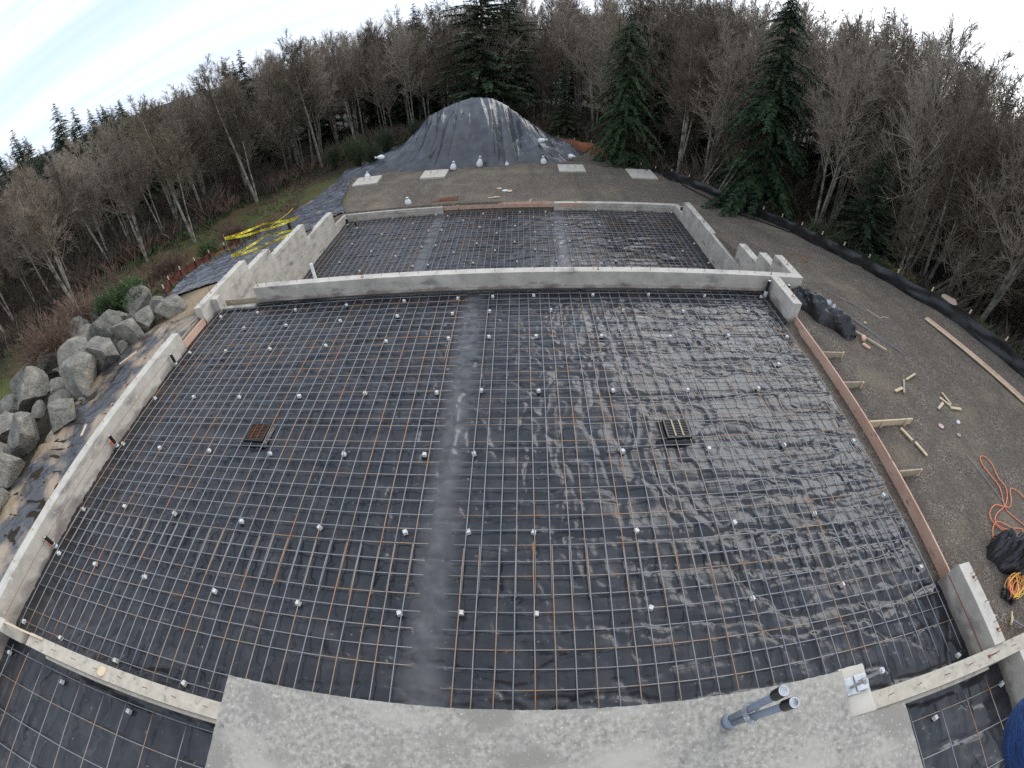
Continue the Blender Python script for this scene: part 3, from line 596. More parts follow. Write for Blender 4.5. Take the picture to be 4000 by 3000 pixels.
stub(-8.66, 22.95, -2.5, -1.95, .055, 'thin black pipe stub with white band standing in the far left rebar mat', tape=[(.06, .18)])
stub(10.25, 23.6, -2.1, -1.8, .07, 'small capped pipe beside the far end of the right stepped wall', cap=True)
stub(-11.32, 20.2, -1.8, -.5, .09, 'thick black pipe standing outside the left wall beside the caution tape')
# ---------------------------------------------------------------- wood forms
def boardobj(label, p0, p1, wd, ht, mt, name='form_board', up=(0, 0, 1), cat='board', bev=.004, group=None):
    o = MB().obox(p0, p1, wd, ht, up).build(name, mt, bevel=bev); return tag(o, label, cat, group)
fb = empty('form_board', 'long pinkish wooden form board along the right edge of the near slab', 'board')
MB().obox((9.40, 9.28, -.03), (9.37, 5.0, -.03), .042, .30).build('board', woodO, fb, bevel=.004)
MB().obox((9.37, 4.997, -.035), (9.30, .845, -.035), .042, .30).build('board', woodO, fb, bevel=.004)
def kicker(x0, x1, y, label, stake=True, mt=woodP):
    k = empty('form_brace', label, 'brace'); MB().obox((x0, y, -.02), (x1, y + rnd.uniform(-.02, .02), -.03), .04, .22).build('brace_board', mt, k, bevel=.004)
    for sx in ((x1 - .06,) if not stake == 2 else (x0 + .45, x1 - .25)): MB().obox((sx, y - .045, -.3), (sx, y - .05, .13), .045, .045, up=(1, 0, 0)).build('stake', woodP, k, bevel=.003)
    return k
kicker(9.43, 10.22, 7.62, 'short wooden brace with stake behind the right form board, farthest from the viewer', mt=woodG)
kicker(9.43, 10.14, 6.36, 'short dark wooden brace with stake behind the right form board, second farthest', mt=woodG)
kicker(9.43, 10.98, 4.95, 'long pale wooden brace board with two stakes behind the right form board', stake=2)
kicker(9.41, 10.15, 3.42, 'short wooden brace with stake behind the right form board, nearest the viewer', mt=woodG)
boardobj('orange wooden form board closing the gap in the left wall', (-9.80, 8.6, .06), (-9.80, 9.95, .06), .04, .26, woodO)
boardobj('second flat form board lying outside the left wall gap', (-10.02, 8.62, .10), (-10.02, 9.9, .10), .04, .2, woodG)
fb2 = empty('form_board', 'orange wooden form boards closing the gap in the far curb wall', 'board')
MB().obox((-3.66, 24.60, -2.22), (-.1, 24.60, -2.22), .04, .24).build('board', woodO, fb2, bevel=.004)
MB().obox((-.1, 24.56, -2.2), (4.7, 24.44, -2.17), .04, .24).build('board', woodO, fb2, bevel=.004)
MB().obox((-.4, 24.64, -2.16), (2.8, 24.7, -2.16), .04, .24).build('board', woodO, fb2, bevel=.004)
for i, (x, lb) in enumerate(((-2.0, 'left'), (-.3, 'middle'), (1.5, 'right'))):
    boardobj('short pale wooden brace lying behind the far form boards, %s of three' % lb, (x - .1, 24.68, -2.1), (x + .05, 25.45, -2.18), .05, .09, woodP, 'form_brace', cat='brace')
boardobj('small flat wooden stake end on the far form board near the left curb wall', (-2.95, 24.60, -2.08), (-2.7, 24.62, -2.08), .08, .02, woodP, 'wood_offcut')
boardobj('thin pale wooden stick spanning between left wall and tan stem wall', (-9.4, -.86, .53), (-7.75, -.83, .54), .04, .03, woodP, 'wood_stick')
# lumber beside the right silt fence
lum = empty('lumber_board', 'two long freshly cut boards lying side by side near the right silt fence', 'lumber')
MB().obox((15.80, 9.85, -.03), (17.75, 3.6, -.03), .14, .045).build('board', woodO, lum, bevel=.003)
MB().obox((15.65, 9.80, -.035), (17.6, 3.55, -.035), .12, .04).build('board', woodP, lum, bevel=.003)
# offcuts
offs = [('timber', (11.25, 9.2), (12.2, 7.9), .09, .07, woodG, 'long round weathered stake lying on gravel by the black plastic bundle'),
 ('blk', (11.62, 8.55), (11.5, 8.32), .13, .1, woodO, 'short thick wood block resting on the long stake'), ('b2', (11.42, 8.22), (11.55, 7.98), .12, .06, woodO, 'short wood block lying flat below the long stake'),
 ('x1', (12.04, 6.57), (12.62, 6.81), .06, .04, woodP, 'upper right pale wood strip of the three arranged in a zigzag'), ('x2', (11.94, 6.57), (11.55, 6.04), .06, .04, woodG, 'middle darker wood strip of the three arranged in a zigzag'), ('x3', (11.25, 6.11), (11.62, 6.23), .09, .04, woodP, 'lowest short pale wood strip of the three arranged in a zigzag'),
 ('y1', (13.15, 5.99), (13.15, 5.5), .05, .035, woodP, 'topmost pale wood strip in the scattered group of four offcuts'), ('y2', (12.88, 5.8), (13.08, 5.44), .06, .035, woodP, 'second pale wood strip crossing the scattered group of four offcuts'), ('y3', (12.47, 5.37), (12.84, 5.58), .08, .035, woodP, 'leftmost wide pale wood piece in the scattered group of four offcuts'), ('y4', (13.02, 5.38), (13.43, 5.30), .09, .035, woodP, 'rightmost wide pale wood piece in the scattered group of four offcuts'),
 ('z1', (10.50, 4.78), (10.62, 4.36), .07, .04, woodP, 'pale wood strip lying on gravel below the long brace board'), ('z2', (10.68, 4.3), (10.78, 3.85), .07, .04, woodP, 'second wood strip end to end with the one below the long brace')]
for nm, a, b, wd, ht, mt, lb in offs:
    za, zb = G(*a) + .045, G(*b) + .045
    boardobj(lb, (a[0], a[1], za + (.06 if nm == 'blk' else 0)), (b[0], b[1], zb + (.06 if nm == 'blk' else 0)), wd, ht, mt, 'wood_offcut', cat='wood scrap')
for i, (a, b, lb) in enumerate((((-3.4, 26.6), (-3.1, 26.75), 'left'), ((-.9, 27.1), (-.55, 27.2), 'middle'), ((-.35, 26.9), (-.1, 27.3), 'right'))):
    pass
for a, b, lb in (((-1.05, 25.5), (-.5, 25.62), 'flat pale wood scrap on far gravel just behind the form braces'), ((-.7, 25.75), (-.35, 25.62), 'small pale wood scrap leaning on another behind the far form braces')):
    boardobj(lb, (a[0], a[1], G(*a) + .05), (b[0], b[1], G(*b) + .06), .1, .04, woodP, 'wood_offcut', cat='wood scrap')
# corrugated rusty plates on far gravel
cp_ = MB(); nn = 26
for k in range(2):
    y0 = 25.45 + .12 * k; zz0 = -2.0 + .10 * k
    x0, x1 = (-4.55, -2.9) if k == 0 else (-4.0, -2.85)
    for i in range(nn):
        xx = x0 + (x1 - x0) * i / nn; cp_.obox((xx, y0 + (x1 - xx) * -.12, zz0 - .04), (xx + .04, y0 + .02 + (x1 - xx) * -.12, zz0 + (.07 if i % 2 else .04)), .03, .03)
    cp_.obox((x0, y0 - .2, zz0 - .02), (x1, y0, zz0), .12, .05)
tag(cp_.build('metal_stakes', rust), 'rusty bundle of flat perforated form stakes lying on the far gravel', 'stakes')
# grinding disc, chips and scraps
dsc = MB().tube([(12.1, 4.77, -.085), (12.1, 4.77, -.078)], [.09, .09], 24); tag(dsc.build('cutting_disc', mat('disc_pink', [(.4, (.5, .33, .30)), (.6, (.62, .45, .42))], 9, .7)), 'round pale pink cutting disc lying on the right gravel', 'disc')
def pebble(name, label, x, y, r, mt, cat, fl=.6):
    m = MB(); rr = random.Random(int(x * 100)); bm_n = 8
    for i in range(5):
        ph = -math.pi / 2 + math.pi * i / 4
        for k in range(bm_n):
            t = 2 * math.pi * k / bm_n; q = r * (1 + rr.uniform(-.18, .18)); m.v.append((x + q * math.cos(ph) * math.cos(t), y + q * math.cos(ph) * math.sin(t), G(x, y) + r * fl * .6 + q * math.sin(ph) * fl))
    for i in range(4):
        for k in range(bm_n): a = i * bm_n + k; b = i * bm_n + (k + 1) % bm_n; m.f.append((a, b, b + bm_n, a + bm_n))
    return tag(m.build(name, mt, smooth=True), label, cat)
pebble('crumpled_cup', 'crumpled white cup lying in pale powder on the right gravel', 12.89, 4.84, .075, sandb, 'litter')
pebble('pale_stone', 'pale stone lying below the crumpled cup on the right gravel', 12.54, 4.40, .07, conc_foot, 'stone')
pebble('pale_stone', 'round tan stone near the loose rebar beside the weathered stake', 12.35, 9.4, .06, woodP, 'stone')
for i, (x, y, lb) in enumerate(((-.5, 27.9, 'pinkish lump in the pale powder patch on far gravel'), (-.1, 27.4, 'whitish lump in the pale powder patch on far gravel'), (.2, 27.2, 'tan lump at the right end of the powder patch on far gravel'))):
    pebble('spilled_powder', lb, x, y, .22, (woodO, sandb, woodP)[i], 'debris', .18)
# loose reinforcing bars on the right gravel
for a, b, lb in (((10.75, 12.3), (12.5, 8.2), 'longest loose rebar on the right gravel beside the plastic bundle'), ((11.0, 11.3), (12.9, 7.7), 'second loose rebar on the right gravel parallel to the longest'), ((11.9, 11.6), (13.3, 9.4), 'loose rebar farthest right beside the plastic bundle'), ((10.9, 17.2), (11.4, 13.6), 'loose rebar just outside the stepped right wall'), ((11.5, 18.2), (12.1, 14.4), 'loose rebar on the tan gravel right of the stepped wall'), ((12.28, 3.74), (12.55, 1.95), 'straight loose rebar beside the orange cord')):
    pts = [(a[0] + (b[0] - a[0]) * t, a[1] + (b[1] - a[1]) * t + .05 * math.sin(3 * t), G(a[0] + (b[0] - a[0]) * t, a[1] + (b[1] - a[1]) * t) + .035) for t in np.linspace(0, 1, 9)]
    tag(MB().tube(pts, .011, 6).build('loose_rebar', steel, smooth=True), lb, 'rebar')
for i in range(7):
    x, y = 13.2 + rnd.uniform(-.3, .5), 15.4 + rnd.uniform(-.5, .5); a = rnd.uniform(0, 3); z = G(x, y) + .05
    tag(MB().tube([(x - .25 * math.cos(a), y - .25 * math.sin(a), z), (x + .25 * math.cos(a), y + .25 * math.sin(a), z + .02)], .012, 5).build('loose_rebar', rust), 'short rusty rebar piece in the small scatter on gravel right of the stepped wall', 'rebar', 'short rusty rebar pieces scattered on gravel')
# ---------------------------------------------------------------- footings with bolts
def footing(cx, cy, sx, sy, rot, label):
    r = empty('concrete_footing', label, 'footing', 'square concrete footings in a row on the far gravel', loc=(cx, cy, 0)); r.rotation_euler = (0, 0, rot)
    MB().box(-sx, sx, -sy, sy, -2.6, -2.08).build('slab', conc_foot, r, bevel=.012)
    for dx in (-.25, .25):
        for dy in (-.15, .15): MB().tube([(dx, dy, -2.09), (dx, dy, -1.85)], .016, 6).build('anchor_bolt', galv, r)
footing(-10.6, 31.85, .95, 1.0, R(3), 'square concrete footing with four bolts at the far left corner of the gravel')
footing(-5.45, 32.05, .92, 1.0, R(-1), 'square concrete footing with four bolts left of centre before the tarp pile')
footing(4.62, 32.35, .96, .93, R(0), 'square concrete footing with four bolts right of centre before the tarp pile')
footing(9.6, 31.2, .95, 1.15, R(1), 'square concrete footing with four bolts at the far right by the silt fence')
# ---------------------------------------------------------------- tarp covered pile
PROF0 = [(-15.2, -3.9), (-14.2, -3.2), (-13.47, -2.6), (-11.28, -1.9), (-9.41, -1.35), (-7.49, 0.03), (-6.66, 0.93), (-4.46, 1.78), (-3.02, 2.23), (-1.31, 2.06), (0.04, 1.23), (1.51, 0.02), (2.43, -0.60), (3.85, -1.45), (5.05, -1.80), (6.03, -2.5), (7.2, -3.4), (8, -3.9)]
PROF = [(x, z + (.38 if -8 < x < 2.6 else .12)) for x, z in PROF0]
xx = np.linspace(-15.2, 8, 330); yy = np.linspace(33.0, 46, 180); PX, PY = np.meshgrid(xx, yy)
pr = I(PROF, PX); base = -2.5
fr = 33.65 + (fbm(PX * .8, PX * 0, 3) - .5) * .5
side = np.clip((-6 - PX) / 6, 0, 1); fr = fr - side * .9 + .25 * np.clip((PX - 3) / 4, 0, 1)
t = np.clip((PY - fr) / (39 - fr), 0, 1); tb = np.clip((46 - PY) / 7, 0, 1)
hshape = np.where(PY < 39, (t * (1 + .55 * (1 - t) )) , tb ** .8)
PZ = base + (np.maximum(pr, -3.9) - base) * hshape
PZ = np.where(pr < base, pr, PZ)
fa = fbm(PX * .6, PY * .5, 3) * 2
slide = PX + .35 * np.sin(PY * .5 + PX * .15)
cx_ = slide + (PX + 2.2) * (39 - PY) * -.07
dr = fbm(PX * .25, PY * .18, 2) * 1.5
fold = ridge(cx_ * 1.35 + dr, PY * .06 + 3, 2.2) * .26 + ridge(cx_ * 3.1 + dr * 2, PY * .10 + 7, 2.5) * .17 - ridge(cx_ * .9 + 4 + dr, PY * .08, 12) * .34 + (fbm(PX * .42 + 1, PY * .42, 3) - .5) * 1.15 - ridge(cx_ * 6 + dr, PY * .22, 4) * .05
fold = fold * np.clip((1.08 - t) * 2.2, .16, 1) - .55 * np.exp(-((PX - .3 - .12 * (39 - PY)) / .35) ** 2) * np.clip(t * 3, 0, 1) * np.clip((1 - t) * 4, 0, 1) - .3 * np.exp(-((PX + 4.6 + .25 * (39 - PY)) / .3) ** 2) * np.clip((1 - t) * 3, 0, 1)
diag = ridge(PX * .35 + PY * .7, PY * .2 + PX * .1, 4) * .12 * np.clip((abs(PX + 2) - 3) / 3, 0, 1)
PZ = PZ + (fold + diag) * np.clip(t * 6, 0, 1) - .1
PZ = np.where(t <= 0, base - .35, PZ)
tag(mkobj('tarp_covered_pile', gridmesh('tarp_covered_pile', PX, PY, PZ), tarp), 'big mound of soil covered by wrinkled shiny black plastic tarp', 'covered mound')
def pileZ(x, y):
    i = int(np.argmin(abs(yy - y))); j = int(np.argmin(abs(xx - x))); return float(PZ[i, j])
# sandbags
def sandbag(x, y, z, h, w_, ang, label, lying=False):
    root = empty('sandbag', label, 'sandbag', 'white sandbags holding down the plastic', loc=(x, y, z)); 
    n = 12; k_ = 12; prof_ = [(0, .10), (.06, .55), (.2, .78), (.4, .74), (.58, .58), (.72, .38), (.80, .24), (.85, .2), (.92, .30), (1.0, .30)]
    m = MB(); rr = random.Random(int(abs(x) * 37 + abs(y) * 11))
    for (t_, r_) in prof_:
        for q in range(n): a = 2 * math.pi * q / n; j = 1 + rr.uniform(-.09, .09); m.v.append((r_ * w_ * math.cos(a) * j * .58, r_ * w_ * math.sin(a) * j * .5, t_ * h * .95))
    for i in range(len(prof_) - 1):
        for q in range(n): a = i * n + q; b = i * n + (q + 1) % n; m.f.append((a, b, b + n, a + n))
    m.f.append(tuple(range(n))[::-1]); m.f.append(tuple(range((len(prof_) - 1) * n, len(prof_) * n)))
    m.build('bag', sandb, root, smooth=True)
    MB().tube([(0, 0, .76 * h), (0, 0, .80 * h)], [w_ * .14, w_ * .14], 10).build('tie', blackp, root)
    root.rotation_euler = (R(78), 0, ang) if lying else (rr.uniform(-.1, .1), rr.uniform(-.2, .2), ang)
    return root
for x, y, h, w_, an, lb, ly in ((-10.95, 33.0, .55, .5, .3, 'white sandbag standing behind the far left footing', 0), (-4.2, 33.2, .75, .55, 0, 'white sandbag standing just right of the second footing', 0), (-2.25, 33.6, .95, .55, .2, 'tall white sandbag at the foot of the mound left of centre', 0),
                        (-.12, 33.75, .4, .35, .1, 'smallest white sandbag at the foot of the mound centre', 0), (2.65, 33.9, .72, .55, -.1, 'white sandbag at the foot of the mound left of the third footing', 0)):
    sandbag(x, y, -2.25, h, w_, an, lb)
for x, y, an, lb in ((-10.0, 35.2, R(-50), 'white sandbag lying on the left skirt of the tarp mound'), (2.3, 35.9, R(70), 'white sandbag lying on the right slope of the tarp mound, the upper one'), (4.75, 35.3, R(25), 'white sandbag lying low on the right skirt of the tarp mound')):
    sandbag(x, y, pileZ(x, y) + .28, .85, .55, an, lb, True)
sandbag(-5.95, 25.3, -2.1, .55, .5, 0, 'white sandbag standing behind the far left curb wall')
# ---------------------------------------------------------------- boulders
import bmesh
def rock_mesh(seed):
    rr = random.Random(seed); bm_ = bmesh.new(); bmesh.ops.create_icosphere(bm_, subdivisions=5, radius=1.0)
    planes = []
    for i in range(11):
        v = Vector((rr.gauss(0, 1), rr.gauss(0, 1), rr.gauss(0, .9))).normalized(); planes.append((v, rr.uniform(.50, .78)))
    for vtx in bm_.verts:
        p = vtx.co.copy()
        for n_, d_ in planes:
            s_ = p.dot(n_) - d_
            if s_ > 0: p -= n_ * s_
        q = p * 3.1; k = float(fbm(q.x + seed, q.y + q.z * .7, 4)) - .5; k2 = float(fbm(q.x * 3 + q.z, q.y * 3 + seed, 3)) - .5
        vtx.co = p * (1.12 + .10 * k + .05 * k2)
    m = bpy.data.meshes.new('boulder'); bm_.to_mesh(m); bm_.free(); m.materials.append(rock)
    for p_ in m.polygons: p_.use_smooth = True
    try: m.set_sharp_from_angle(angle=R(24))
    except Exception: pass
    return m
rms = [rock_mesh(s_) for s_ in range(11, 21)]
ROCKS = [(-15.46, 12.19, 1.54, 1.14, 'behind'), (-13.48, 11.64, .82, .67, ''), (-12.0, 10.87, 1.14, .89, ''), (-12.95, 10.22, 1.05, .98, ''), (-15.51, 11.23, .87, .71, ''), (-17.4, 11.9, 1.25, 1.0, ''), (-15.85, 10.56, 1.34, 1.18, ''), (-13.23, 9.46, 1.1, 1.38, ''), (-18.4, 11.0, 1.6, 1.2, ''), (-17.04, 9.95, 1.46, 1.06, ''), (-13.33, 8.18, 1.37, 1.41, ''), (-18.1, 9.61, .92, .7, ''), (-15.66, 8.34, 1.6, 1.41, ''), (-18.3, 8.6, 1.55, 1.2, ''), (-13.69, 7.01, 1.55, 1.39, ''), (-14.05, 6.1, 1.19, .73, ''), (-15.4, 7.0, .8, .71, ''), (-17.0, 6.77, 1.68, 1.45, ''), (-18.9, 7.4, 1.8, 1.2, ''), (-18.6, 6.2, 1.0, 1.1, ''), (-16.5, 5.0, 1.38, 1.23, ''), (-14.3, 4.4, 1.3, 1.5, ''), (-13.1, 5.3, 1.2, .92, ''), (-13.95, 3.1, 1.24, 1.3, ''), (-13.3, 2.0, .7, .76, ''), (-15.5, 5.8, .7, .5, ''), (-15.6, 3.4, 1.5, 1.3, ''), (-14.9, 1.8, 1.3, 1.2, '')]
RL = ['large boulder highest at the far end of the pile, behind the others', 'small boulder tucked between the two farthest boulders', 'greenish grey boulder nearest the left wall corner, at the far end of the pile', 'flat topped boulder second from the far end on the wall side', 'small pale boulder in the second row behind the far wall side boulders', 'squarish boulder in the back row near the far end', 'big cracked boulder in the middle row, third from the far end', 'tall block shaped boulder on the wall side, third from the far end', 'wide low boulder at the back left near the far end', 'tan flat topped boulder in the middle of the pile',
      'big cube shaped boulder on the wall side in mid pile', 'small boulder squeezed in the back row', 'rounded square boulder in the mid pile behind the big cube shaped one', 'broad boulder in the back row of mid pile', 'wide dark wedge boulder on the wall side beside the muddy plastic', 'low slab like boulder directly nearer than the dark wedge boulder', 'small dark boulder wedged in the gap of mid pile', 'large angular boulder with a broad face at mid left', 'long boulder in the back row at the left picture edge', 'rounded boulder cut by the left picture edge', 'large brown tinted boulder at left, below the long back row boulder', 'large oval boulder on the wall side in the near part of the pile', 'pointed boulder on the wall side with a sharp corner toward the wall', 'nearest big rough boulder at the left picture edge', 'small boulder at the very near end of the pile', 'small filler stone between larger boulders in the near part', 'boulder behind the nearest big rough boulder', 'lowest boulder at the near left corner of the pile']
for i, ((x, y, w_, h_, _), lb) in enumerate(zip(ROCKS, RL)):
    o = bpy.data.objects.new('boulder', rms[i % len(rms)]); COL.objects.link(o); s_ = w_ * .54
    o.scale = (s_, s_ * rnd.uniform(.85, 1.05), max(.6, h_) * .50); o.location = (x, y, G(x, y) + h_ * .26); o.rotation_euler = (rnd.uniform(-.4, .4), rnd.uniform(-.4, .4), rnd.uniform(0, 6.28)); tag(o, lb, 'boulder', 'boulders piled outside the left wall')
rf = random.Random(12)
for k in range(26):
    x0, y0, w0 = ROCKS[rf.randrange(len(ROCKS))][:3]; a = rf.uniform(0, 6.28); x, y = x0 + w0 * .62 * math.cos(a), y0 + w0 * .62 * math.sin(a); s_ = rf.uniform(.16, .36)
    if x > -12.1: continue
    o = bpy.data.objects.new('small_rock', rms[k % len(rms)]); COL.objects.link(o); o.scale = (s_, s_ * .9, s_ * .8); o.location = (x, y, G(x, y) + s_ * .5); o.rotation_euler = (rf.uniform(0, 3), rf.uniform(0, 3), rf.uniform(0, 6)); tag(o, 'small filler rock wedged at the feet of the large boulders', 'rock', 'small filler rocks among the boulders')
for a, b, lb in (((-12.05, 7.6, .2), (-11.55, 8.1, .28), 'thin wood strip lying on muddy plastic beside the big cube boulder'), ((-11.3, 4.9, .2), (-10.75, 4.3, .42), 'pointed wooden stake leaning on muddy plastic by the left wall'), ((-10.7, 5.7, .2), (-10.3, 5.45, .5), 'short orange tinted wood stick against the outside of the left wall')):
    boardobj(lb, a, b, .07, .03, woodP if 'orange' not in lb else woodO, 'wood_stick', cat='stake')
o = MB().tube([(-10.62, 2.25, .18), (-10.62, 2.25, .2)], .09, 20).build('wood_ring', woodP); tag(o, 'small round wood disc lying on muddy plastic outside the left wall', 'wood scrap')
o = MB().tube([(-5.9, -.935, .50), (-5.9, -.935, .53)], .095, 20); o = o.build('wood_disc', woodP, bevel=.003); tag(o, 'round pale orange wooden disc lying on the tan stem wall', 'wood scrap')
# ---------------------------------------------------------------- caution tape enclosure
def text_mesh(s_, size):
    c = bpy.data.curves.new('lettering', 'FONT'); c.body = s_; c.size = size; c.align_y = 'CENTER'; c.offset = size * .018; c.space_character = 1.08
    o_ = bpy.data.objects.new('lettering', c); COL.objects.link(o_); dg = bpy.context.evaluated_depsgraph_get(); dg.update()
    m = bpy.data.meshes.new_from_object(o_.evaluated_get(dg)); bpy.data.objects.remove(o_); return m
cm = text_mesh('CAUTION   \u2013   CAUTION   CAUTION   \u2013   ', .115)
cvs = np.array([v.co[:] for v in cm.vertices]); cfs = [tuple(p.vertices) for p in cm.polygons]; cw = cvs[:, 0].max() + .12
def tape(root, a, b, wd=.10, sag=.06):
    a = Vector(a); b = Vector(b); Lg = (b - a).length; d = (b - a) / Lg; n = 20
    m = MB()
    def P(t, v): return a + d * (t * Lg) + Vector((0, 0, -sag * 4 * t * (1 - t) + v)) 
    side_ = d.cross(Vector((0, 0, 1))).normalized()
    tw = lambda t: .02 * math.sin(9 * t)
    for i in range(n + 1):
        t = i / n
        for v in (-wd / 2, wd / 2): m.v.append(tuple(P(t, v) + side_ * tw(t) * (v / wd * 2)))
    for i in range(n): m.f.append((2 * i, 2 * i + 2, 2 * i + 3, 2 * i + 1))
    tp = m.build('tape', yel, root)
    mm = MB()
    # lettering on the side that faces the slabs
    sd2 = side_ if side_.x > 0 else -side_; flip = (d.cross(Vector((0, 0, 1)))).x < 0
    x0 = .05
    while x0 < Lg - .2:
        b0 = len(mm.v); k = cvs[:, 0] + x0; keep = []
        for (x_, y_, z_) in zip(k, cvs[:, 1], cvs[:, 2]):
            t = min(max(x_ / Lg, 0), 1); tt = 1 - t if flip else t
            mm.v.append(tuple(P(tt, y_ * .95) + sd2 * .004 + side_ * tw(tt) * (y_ / wd * 2)))
        ok = k <= Lg
        mm.f += [tuple(b0 + i for i in f) for f in cfs if all(ok[i] for i in f)]
        x0 += cw
    mm.build('lettering', ink, tp)
pA = (-12.0, 15.5); pD = (-11.30, 17.5); pC = (-10.55, 20.0); pB = (-12.15, 19.1)
ct = empty('caution_tape', 'yellow caution tape strung in two rows around rebar stakes outside the left wall', 'caution tape')
zA, zD, zC, zB = .80, .17, -.28, -.08
for h in (0, -.85):
    tape(ct, (*pA, zA + h * 1.05), (*pB, zB + h * .75)); tape(ct, (*pB, zB + h * .75), (*pC, zC + h * .7)); tape(ct, (*pA, zA + h * 1.05 - .03), (*pD, zD + h * .85)); tape(ct, (*pD, zD + h * .85), (*pC, zC + h * .7 - .03))
for (x, y), zt, lb in ((pA, zA, 'leftmost'), (pD, zD, 'nearest the wall'), (pC, zC, 'farthest right'), (pB, zB, 'back')):
    s_ = empty('rebar_stake', 'thin dark rebar stake carrying caution tape, the %s one' % lb, 'stake'); MB().tube([(x, y, G(x, y) - .2), (x, y, zt + .12)], .012, 6).build('rod', steel, s_); MB().tube([(x, y, zt + .12), (x, y, zt + .2)], .02, 8).build('cap', orf, s_)
tag(MB().tube([(-13.9, 22.5, -1.5), (-13.2, 23.6, -1.25), (-13.0, 24.1, -1.1)], .014, 4).build('caution_tape', yel), 'loose faded yellow tape trailing from a stake beyond the taped enclosure', 'caution tape')
# ---------------------------------------------------------------- silt fences
def silt_fence(label, pts, h, mt, stake_n, lean=.1, wrinkle=.06):
    root = empty('silt_fence', label, 'fence')
    P = np.array(pts, float); seg = np.r_[0, np.cumsum(np.hypot(*np.diff(P, axis=0).T))]; n = int(seg[-1] / .12); s_ = np.linspace(0, seg[-1], n); X_ = np.interp(s_, seg, P[:, 0]); Y_ = np.interp(s_, seg, P[:, 1])
    rows = 7; V = np.zeros((rows, n, 3)); tx = np.gradient(X_); ty = np.gradient(Y_); ln = np.hypot(tx, ty); nx_, ny_ = ty / ln, -tx / ln
    for r_ in range(rows):
        t_ = r_ / (rows - 1); ph = s_ / (seg[-1] / stake_n) * math.pi
        belly = (1 - np.abs(np.cos(ph))) * .10
        off = wrinkle * (ridge(s_ * .6 + t_, t_ * 3.0 + s_ * .12, 3) - .3) + belly * math.sin(math.pi * t_) + lean * (1 - t_)
        V[r_, :, 0] = X_ - nx_ * off; V[r_, :, 1] = Y_ - ny_ * off
        V[r_, :, 2] = gz(X_, Y_) - .1 + t_ * (h + .1) - .10 * h * (1 - np.abs(np.cos(ph))) * t_ + .03 * (fbm(s_ * .8, s_ * 0 + 2, 3) - .5)
    mkobj('fabric', gridmesh('fabric', V[:, :, 0], V[:, :, 1], V[:, :, 2]), mt, root)
    for k in range(stake_n + 1):
        q = seg[-1] * k / stake_n; x = np.interp(q, seg, P[:, 0]); y = np.interp(q, seg, P[:, 1]); z = G(x, y)
        st = MB().obox((x, y, z - .3), (x + .02, y, z + h + .02), .04, .04, up=(1, 0, 0)).build('stake', siltf, root); MB().obox((x + .02, y, z + h + .02), (x + .03, y, z + h + .20), .05, .045, up=(1, 0, 0)).build('stake_tip', woodP, st, bevel=.004)
    return root
RF = [(19.6, -4), (19.4, 2), (18.7, 6.2), (18.25, 7.8), (17.5, 9.8), (16.6, 11.5), (16.2, 13.4), (15.95, 16.0), (15.75, 19), (15.3, 22), (14.6, 25.3), (13.0, 28.2), (11.6, 30.8), (9.8, 34.5), (8.2, 36.6)]
silt_fence('long black plastic silt fence with wooden stakes curving along the right edge of the gravel', RF, .58, siltf, 25, lean=.04, wrinkle=.10)
silt_fence('orange brown silt fence section behind the right end of the tarp mound', [(8.1, 36.8), (6.5, 38.2), (4.2, 40.2)], .8, orf, 3)
silt_fence('dark red silt fence running along the left slope below the grey plastic', [(-13.9, 12.7), (-15.2, 14.6), (-15.8, 16.8), (-16.3, 19.5), (-16.5, 22.5)], .42, redf, 6, wrinkle=.02)
tag(MB().tube([(15.4 - t * 3.4, 20 + t * 9, G(15.4 - t * 3.4, 20 + t * 9) + .06) for t in np.linspace(0, 1, 14)], .05, 8).build('black_hose', siltf, smooth=True), 'dark rolled strip lying on the gravel just inside the far right silt fence', 'hose')
# ---------------------------------------------------------------- crumpled plastic bundles
def heap(label, path, wd, ht, seed, mt=None, name='plastic_bundle'):
    P = [Vector(p) for p in path]; n = 70; k = 30; m = np.zeros((n, k, 3)); cum = [0]
    for a, b in zip(P, P[1:]): cum.append(cum[-1] + (b - a).length)
    for i in range(n):
        t_ = i / (n - 1); q = t_ * cum[-1]; cx = np.interp(q, cum, [p.x for p in P]); cy = np.interp(q, cum, [p.y for p in P])
        d = Vector((P[-1] - P[0]).xy).normalized(); nx_, ny_ = -d.y, d.x; w2 = wd * (.55 + .45 * math.sin(math.pi * min(1, t_ * 1.1 + .05))) * (.7 + .6 * float(fbm(t_ * 5, seed, 3)))
        for j in range(k):
            s_ = j / (k - 1) * 2 - 1; x = cx + nx_ * s_ * w2; y = cy + ny_ * s_ * w2
            hgt = ht * max(0, 1 - abs(s_) ** 2.2) * (.45 + 1.1 * float(fbm(t_ * 6 + seed, s_ * 1.5, 3))) * (1 if .03 < t_ < .97 else .15)
            f = float(ridge(t_ * 9 + seed + s_, s_ * 2.2 + t_ * 3, 3)) * .12 + float(ridge(t_ * 19 - s_ * 2, s_ * 4 + seed, 3)) * .07
            m[i, j] = (x + .04 * math.sin(17 * t_ + 5 * s_), y, G(x, y) + .01 + hgt + f * (1 - abs(s_) ** 6) * min(1, ht * 3))
    return tag(mkobj(name, gridmesh(name, m[:, :, 0], m[:, :, 1], m[:, :, 2]), mt or bagp), label, 'plastic')
heap('crumpled bundle of leftover black plastic lying beside the right wall stub', [(10.15, 11.0, 0), (10.45, 10.2, 0), (10.75, 9.3, 0), (11.15, 8.45, 0)], .34, .42, 3)
heap('small white wrapper pile on the black plastic bundle', [(10.72, 9.95, 0), (11.0, 9.6, 0)], .09, .36, 9, sandb, 'white_wrapper')
